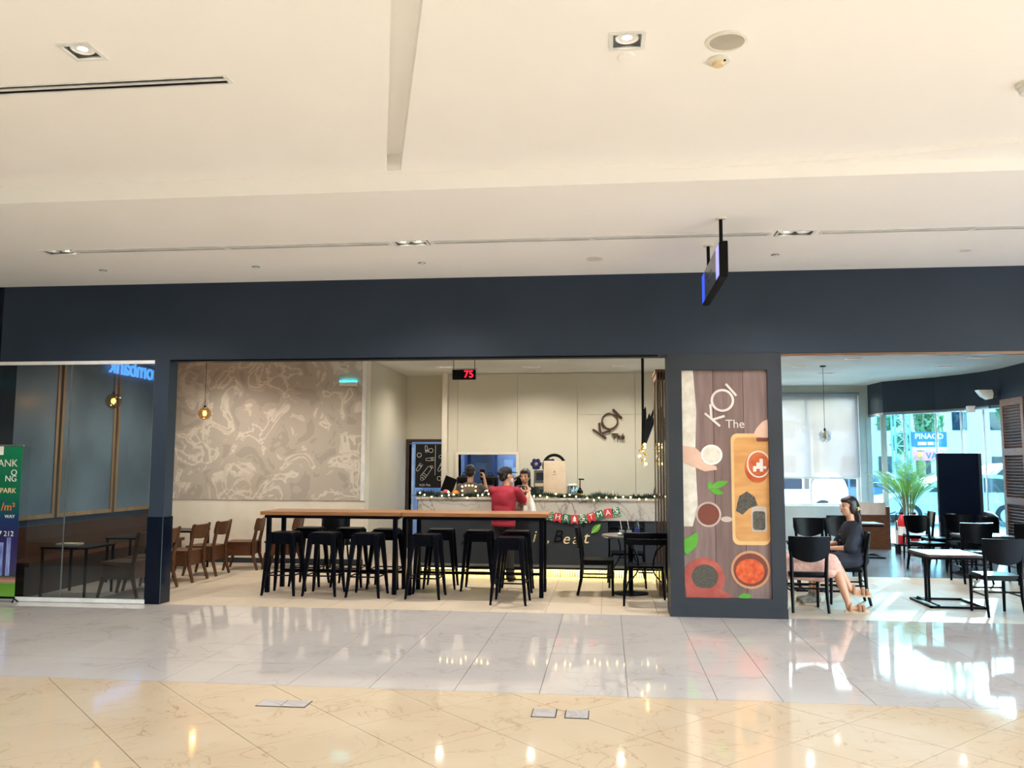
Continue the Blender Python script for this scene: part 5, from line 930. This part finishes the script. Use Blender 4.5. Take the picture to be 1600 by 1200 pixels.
MB().tube([g(-.085, -.09, .0), g(-.09, -.075, -.045)], .008, 6).tube([g(-.088, -.055, -.005), g(-.088, -.11, -.035)], .007, 6).build('hair_clip', 'cream', Pn)
for y in (-.16, .02):
    blob('sneaker', [('c', (-.45, y, .06), (-.62, y - .02, .04), .046, .038), ('c', (-.46, y, .06), (-.47, y, .13), .045, .042)], 'sneaker', Pn, .009); MB().prism([(-.40, y - .045), (-.40, y + .045), (-.6, y + .035), (-.665, y - .02), (-.6, y - .06)], 0, .022, 'z').build('sneaker_sole', 'sole', Pn)
one('mobile_phone', MB().box(-.035, .035, -.07, .07, 0, .008, .002), 'black', 'dark mobile phone in the hands of the woman in navy', 'phone', None, (2.49, 10.58, .665), R(80))
# --- person in a pink skirt, mostly behind the advertising pillar
Pk = thing('person', 'person in pink skirt and tan sandals sitting half behind the advertising pillar', 'person', (1.78, 10.12, 0)); hd_, g, M = headp((.04, 0, 1.12), (1, .25, -.05), s=.98); T, at, TM = torso((.0, 0, .50), (.02, 0, .955), (0, -1, 0))
shN, shF = V((.02, -.16, .885)), V((.02, .16, .885)); elN, elF = V((.0, -.2, .66)), V((.08, .22, .67)); wrN, wrF = V((.1, -.06, .60)), V((.15, .1, .62))
hpN, knN, anN = V((.02, -.1, .50)), V((.75, -.10, .475)), V((.84, -.22, .10)); hpF, knF, anF = V((.02, .08, .52)), V((.76, .02, .53)), V((.92, -.02, .23))
blob('body', hd_ + T + [('c', (.02, 0, .92), (.03, 0, 1.05), .047, .046)] + limb(shN, elN, wrN, (.043, .036, .025)) + limb(shF, elF, wrF, (.043, .036, .025)) + handp(wrN, (1, .2, 0), (0, .2, -1), 1, .6) + handp(wrF, (1, -.3, 0), (0, -.2, -1), -1, .6) + [('c', hpN, knN, .08, .056), ('c', knN, knN.lerp(anN, .35), .054, .056), ('c', knN.lerp(anN, .35), anN, .056, .034), ('c', hpF, knF, .08, .056), ('c', knF, knF.lerp(anF, .35), .054, .054), ('c', knF.lerp(anF, .35), anF, .054, .034), ('c', anN, (.85, -.22, .05), .036, .035), ('c', (.85, -.22, .05), (1.0, -.235, .038), .034, .026), ('c', (.92, -.02, .23), (1.0, -.03, .185), .036, .034), ('c', (1.0, -.03, .185), (1.11, -.04, .19), .033, .024)], 'skin', Pk, .0085)
T2, _, _ = torso((0, 0, .52), (.02, 0, .945), (0, -1, 0), .018); blob('blouse', T2 + [('c', shN, shN.lerp(elN, .6), .056, .052), ('c', shF, shF.lerp(elF, .6), .056, .052)], 'white_print', Pk, .011, 3)
blob('skirt', [('e', (.02, 0, .5), (.16, .2, .11)), ('c', hpN, knN.lerp(hpN, .04), .10, .09), ('c', hpF, knF.lerp(hpF, .04), .10, .085), ('c', (.1, -.01, .5), (.72, -.06, .49), .11, .10), ('c', (.12, -.12, .44), (.68, -.14, .42), .06, .06), ('c', (.2, -.14, .38), (.6, -.15, .36), .04, .045), ('c', (.6, -.14, .42), (.78, -.12, .44), .05, .04)], 'pink_cloth', Pk, .011, 3)
blob('hair', [('e', g(0, -.028, .05), (.084, .094, .082), M), ('e', g(0, -.085, -.05), (.074, .05, .12), M)], 'hair', Pk, .009); face(g, M, Pk, .98)
for (hx, hy, hz), (tx, ty, tz) in (((.80, -.21, .0), (1.055, -.245, .0)), ((.90, -.01, .155), (1.15, -.045, .145))):
    a, b = V((hx, hy, hz)), V((tx, ty, tz)); d = (b - a).normalized(); sd3 = d.cross(V((0, 0, 1))).normalized() * .038
    s_ = MB(); lo = [a - sd3 * .8, a + sd3 * .8, a.lerp(b, .6) + sd3, b + sd3 * .5, b - sd3 * .5, a.lerp(b, .6) - sd3]; Z_ = V((0, 0, .026)); A_ = [s_.bm.verts.new(v) for v in lo]; B_ = [s_.bm.verts.new(v + Z_) for v in lo]; s_.skin(A_, B_); s_.bm.faces.new(A_[::-1]); s_.bm.faces.new(B_); sn = s_.build('sandal_sole', 'sole', Pk)
    for t in (.22, .6, .76): c = a.lerp(b, t) + V((0, 0, .02)); MB().tube([c + sd3 * math.cos(q) * 1.05 + V((0, 0, math.sin(q) * (.088 if t < .5 else .066 if t < .7 else .052))) for q in [i * math.pi / 8 for i in range(9)]], .02, 8).build('strap', 'sandal', sn)
# ------------------------------------------------------------------ outside the glazing
struct('ground', MB().box(-6, 60, 19.5, 130, -.3, -.12), 'asphalt', 'bright paved forecourt and car park outside'); struct('ground', MB().box(5.9, 20, 16.2, 22, -.3, -.06), 'paving', 'pale paving outside the bay')
mat('car_white', (236, 238, 240), .2, coat=.6); mat('car_silver', (150, 164, 178), .25, .5, coat=.6); mat('car_blue', (70, 110, 160), .25, .3, coat=.6); mat('car_glass', (30, 44, 56), .05); mat('tyre', (22, 22, 24), .8); mat('tail', (200, 40, 50), .3)
def car(x, y, rz, m, label, tall=1.):
    t = thing('parked_car', label, 'car', (x, y, -.12), rz, 'parked cars outside')
    body = [(-2.1, .3), (-2.15, .55), (-2.05, .85 * tall), (-1.95, .92 * tall), (1.0, .95 * tall), (1.9, .82), (2.15, .62), (2.15, .32)]; MB().prism(body, -.86, .86).build('body', m, t)
    cab = [(-1.95, .92 * tall), (-1.6, 1.42 * tall), (-1.1, 1.5 * tall), (.1, 1.48 * tall), (.45, 1.36 * tall), (1.05, .94 * tall)]; MB().prism(cab, -.76, .76).build('cabin', m, t)
    for s in (-1, 1):
        MB().prism([(-1.75, .98 * tall), (-1.5, 1.36 * tall), (-.75, 1.40 * tall), (-.75, .98 * tall)], s * .765, s * .77).prism([(-.68, .98 * tall), (-.68, 1.40 * tall), (.08, 1.38 * tall), (.35, 1.3 * tall), (.8, .98 * tall)], s * .765, s * .77).build('side_window', 'car_glass', t, False)
        for xx in (-1.3, 1.35): MB().cyl((xx, s * .72, .32), (xx, s * .89, .32), .32, n=24).build('wheel', 'tyre', t); MB().cyl((xx, s * .89, .32), (xx, s * .9, .32), .2, n=16).build('hub', 'grey_metal', t)
        MB().box(-2.16, -2.08, s * .55 - .2, s * .55 + .2, .62, .8).build('tail_lamp', 'tail', t, False)
    MB().quad((.5, -.68, 1.33 * tall), (.5, .68, 1.33 * tall), (1.04, .7, .97 * tall), (1.04, -.7, .97 * tall)).xf(Matrix.Translation((.012, 0, .012))).build('windscreen', 'car_glass', t, False); MB().quad((-1.64, -.66, 1.36 * tall), (-1.64, .66, 1.36 * tall), (-1.93, .68, .97 * tall), (-1.93, -.68, .97 * tall)).xf(Matrix.Translation((-.012, 0, .01))).build('rear_window', 'car_glass', t, False)
car(8.0, 33, R(178), 'car_blue', 'blue car parked outside behind the palm'); car(14.9, 34.5, R(184), 'car_white', 'white tall car parked outside right of the display board', 1.25); car(10.1, 27.0, R(180), 'car_silver', 'silver car with red tail lamps outside the bay'); car(5.6, 29.5, R(180), 'car_white', 'white car outside below the roller blind')
def tree(x, y, h, r, label, dens=1400, m='tree'):
    t = thing('street_tree', label, 'tree', (x, y, -.12), 0, 'street trees outside'); MB().tube([(0, 0, 0), (.05, 0, h * .3), (-.05, .05, h * .62)], [.22, .17, .08], 8).build('trunk', 'trunk', t)
    for a in (0, 1.6, 3.1, 4.6): MB().tube([(0, 0, h * .35), (math.cos(a) * r * .3, math.sin(a) * r * .3, h * .55), (math.cos(a) * r * .6, math.sin(a) * r * .6, h * .72)], [.09, .06, .03], 6).build('branch', 'trunk', t)
    f = MB(); cl = [(random.gauss(0, .45) * r, random.gauss(0, .45) * r, h * (.62 + random.uniform(-.2, .3)), r * random.uniform(.3, .5)) for _ in range(9)]
    for i in range(dens):
        c = random.choice(cl); d = V((random.gauss(0, 1), random.gauss(0, 1), random.gauss(0, 1))).normalized(); p_ = V(c[:3]) + d * c[3] * random.random() ** .4; s_ = .22; a = V((random.gauss(0, 1), random.gauss(0, 1), random.gauss(0, 1))).normalized() * s_; b = a.cross(d).normalized() * s_ * .6; f.bm.faces.new([f.bm.verts.new(q) for q in (p_ - a, p_ - b, p_ + a, p_ + b)])
    f.build('foliage', m, t, False)['kind'] = 'stuff'
tree(16.9, 48.5, 6.4, 1.5, 'broad street tree outside right of the billboard'); tree(12.2, 52, 10, 2.6, 'tall street tree outside above the palm'); tree(17.7, 40, 11, 2.6, 'tall street tree outside at the right edge of the bay', 1000); tree(7.2, 44, 8, 2.2, 'street tree outside behind the left bay pane'); tree(27, 58, 8, 2.6, 'far street tree outside at the right')  # tall tree at the bay edge is placed in the sun path for dapples
bbd = thing('billboard', 'blue and white PINACO billboard on a steel lattice outside', 'billboard', (15.7, 44, -.12)); mat('sign_blue', (20, 90, 190), .5); mat('sign_pink', (240, 120, 150), .5); mat('steel', (120, 150, 175), .5)
for x in (-1.55, -.85):
    for y in (0, .5): MB().cyl((x, y, 0), (x, y, 4.9), .05, n=6).build('mast', 'steel', bbd)
br_ = MB()
for k in range(7): z = k * .68; br_.cyl((-1.55, 0, z), (-.85, 0, z + .68), .025, n=5).cyl((-.85, 0, z), (-1.55, 0, z + .68), .025, n=5).cyl((-1.55, 0, z), (-.85, 0, z), .03, n=5)
br_.build('lattice', 'steel', bbd); sg = MB().box(-.78, .85, -.06, 0, 2.68, 3.42).build('upper_board', 'sign_blue', bbd, False); text('letters', 'PINACO', .36, 'white_print', sg, (.02, -.07, 3.2), extrude=.006, offset=.006); MB().box(-.52, -.12, -.07, -.06, 2.78, 2.93).box(-.06, .22, -.07, -.06, 2.78, 2.93).box(.28, .42, -.07, -.06, 2.78, 2.93).build('small_print', 'white_print', sg, False)
MB().box(-.78, .85, -.04, 0, 2.52, 2.66).build('caption_board', 'white_print', bbd, False); s3 = MB().box(-.74, .7, -.06, 0, 2.02, 2.46).build('lower_board', 'sign_pink', bbd, False); text('letters', 'VA', .42, 'sign_blue', s3, (.1, -.07, 2.24), extrude=.006, offset=.008); MB().prism([(-.62, 2.4), (-.28, 2.4), (-.45, 2.08)], -.075, -.06).build('triangle_mark', 'gold', s3, False)
MB().cyl((.6, .1, 0), (.6, .1, 3.3), .06, n=8).build('mast', 'steel', bbd)
def house(x, y, w_, h, d, m, label, nx, nz):
    t = thing('building', label, 'building', (x, y, -.12), 0, 'buildings across the road'); MB().box(-w_ / 2, w_ / 2, 0, d, 0, h).build('wall', m, t, False); MB().box(-w_ / 2 - .2, w_ / 2 + .2, -.3, d, h, h + .3).build('roof', 'white_print', t, False); wm = MB().box(-.5, .5, -.06, 0, -.65, .65).mesh('window', 'car_glass', False)
    for i in range(nx):
        for k in range(nz): o = link(bpy.data.objects.new('window', wm), t); o.location = (-w_ / 2 + w_ * (i + .5) / nx, 0, 1.8 + k * (h - 1.5) / nz)
mat('wall_pale', (206, 214, 218), .7); mat('wall_warm', (220, 208, 190), .7)
house(6, 62, 16, 9, 8, 'wall_pale', 'pale low building across the road at the left', 6, 3); house(25, 64, 18, 11, 8, 'wall_warm', 'cream building across the road at the right', 7, 3); house(-4, 50, 9, 7, 8, 'wall_pale', 'grey white building far left outside', 4, 2)
um = thing('dome_parasol', 'white dome shaped parasol outside behind the roller blind', 'parasol', (5.95, 24, -.12)); MB().lathe([(.48, .95), (.47, 1.1), (.40, 1.32), (.24, 1.5), (.08, 1.57), (.001, 1.58)], 28).build('dome', 'white_print', um); MB().cyl((0, 0, 0), (0, 0, 1.5), .03).build('pole', 'white_metal', um); MB().ball((0, 0, 1.6), .03).build('finial', 'white_metal', um)
# ------------------------------------------------------------------ bank front mirrored in the left glass
bs = thing('bank_sign', 'glowing blue bank sign on the front opposite, mirrored in the glass', 'sign', (-11.9, -1.7, 3.98)); mat('sign_glow', (90, 170, 255), .4, emit=(90, 170, 255), estr=10); text('letters', 'Sacombank', .62, 'sign_glow', bs, (0, 0, 0), (R(90), 0, R(90)), extrude=.02)
ns = thing('notice_stand', 'standing notice reading HẾT GIỜ GIAO DỊCH, mirrored in the glass', 'sign', (-10.2, -2.4, 0), R(55)); MB().box(-.3, .3, -.02, .02, .5, 1.1).build('board', 'white_print', ns, False); MB().cyl((0, 0, 0), (0, 0, .5), .02).box(-.2, .2, -.2, .2, 0, .02).build('stand', 'black', ns); text('letters', 'HẾT GIỜ\nGIAO DỊCH', .13, 'black', ns, (0, -.03, .8), (R(90), 0, 0), extrude=.001)
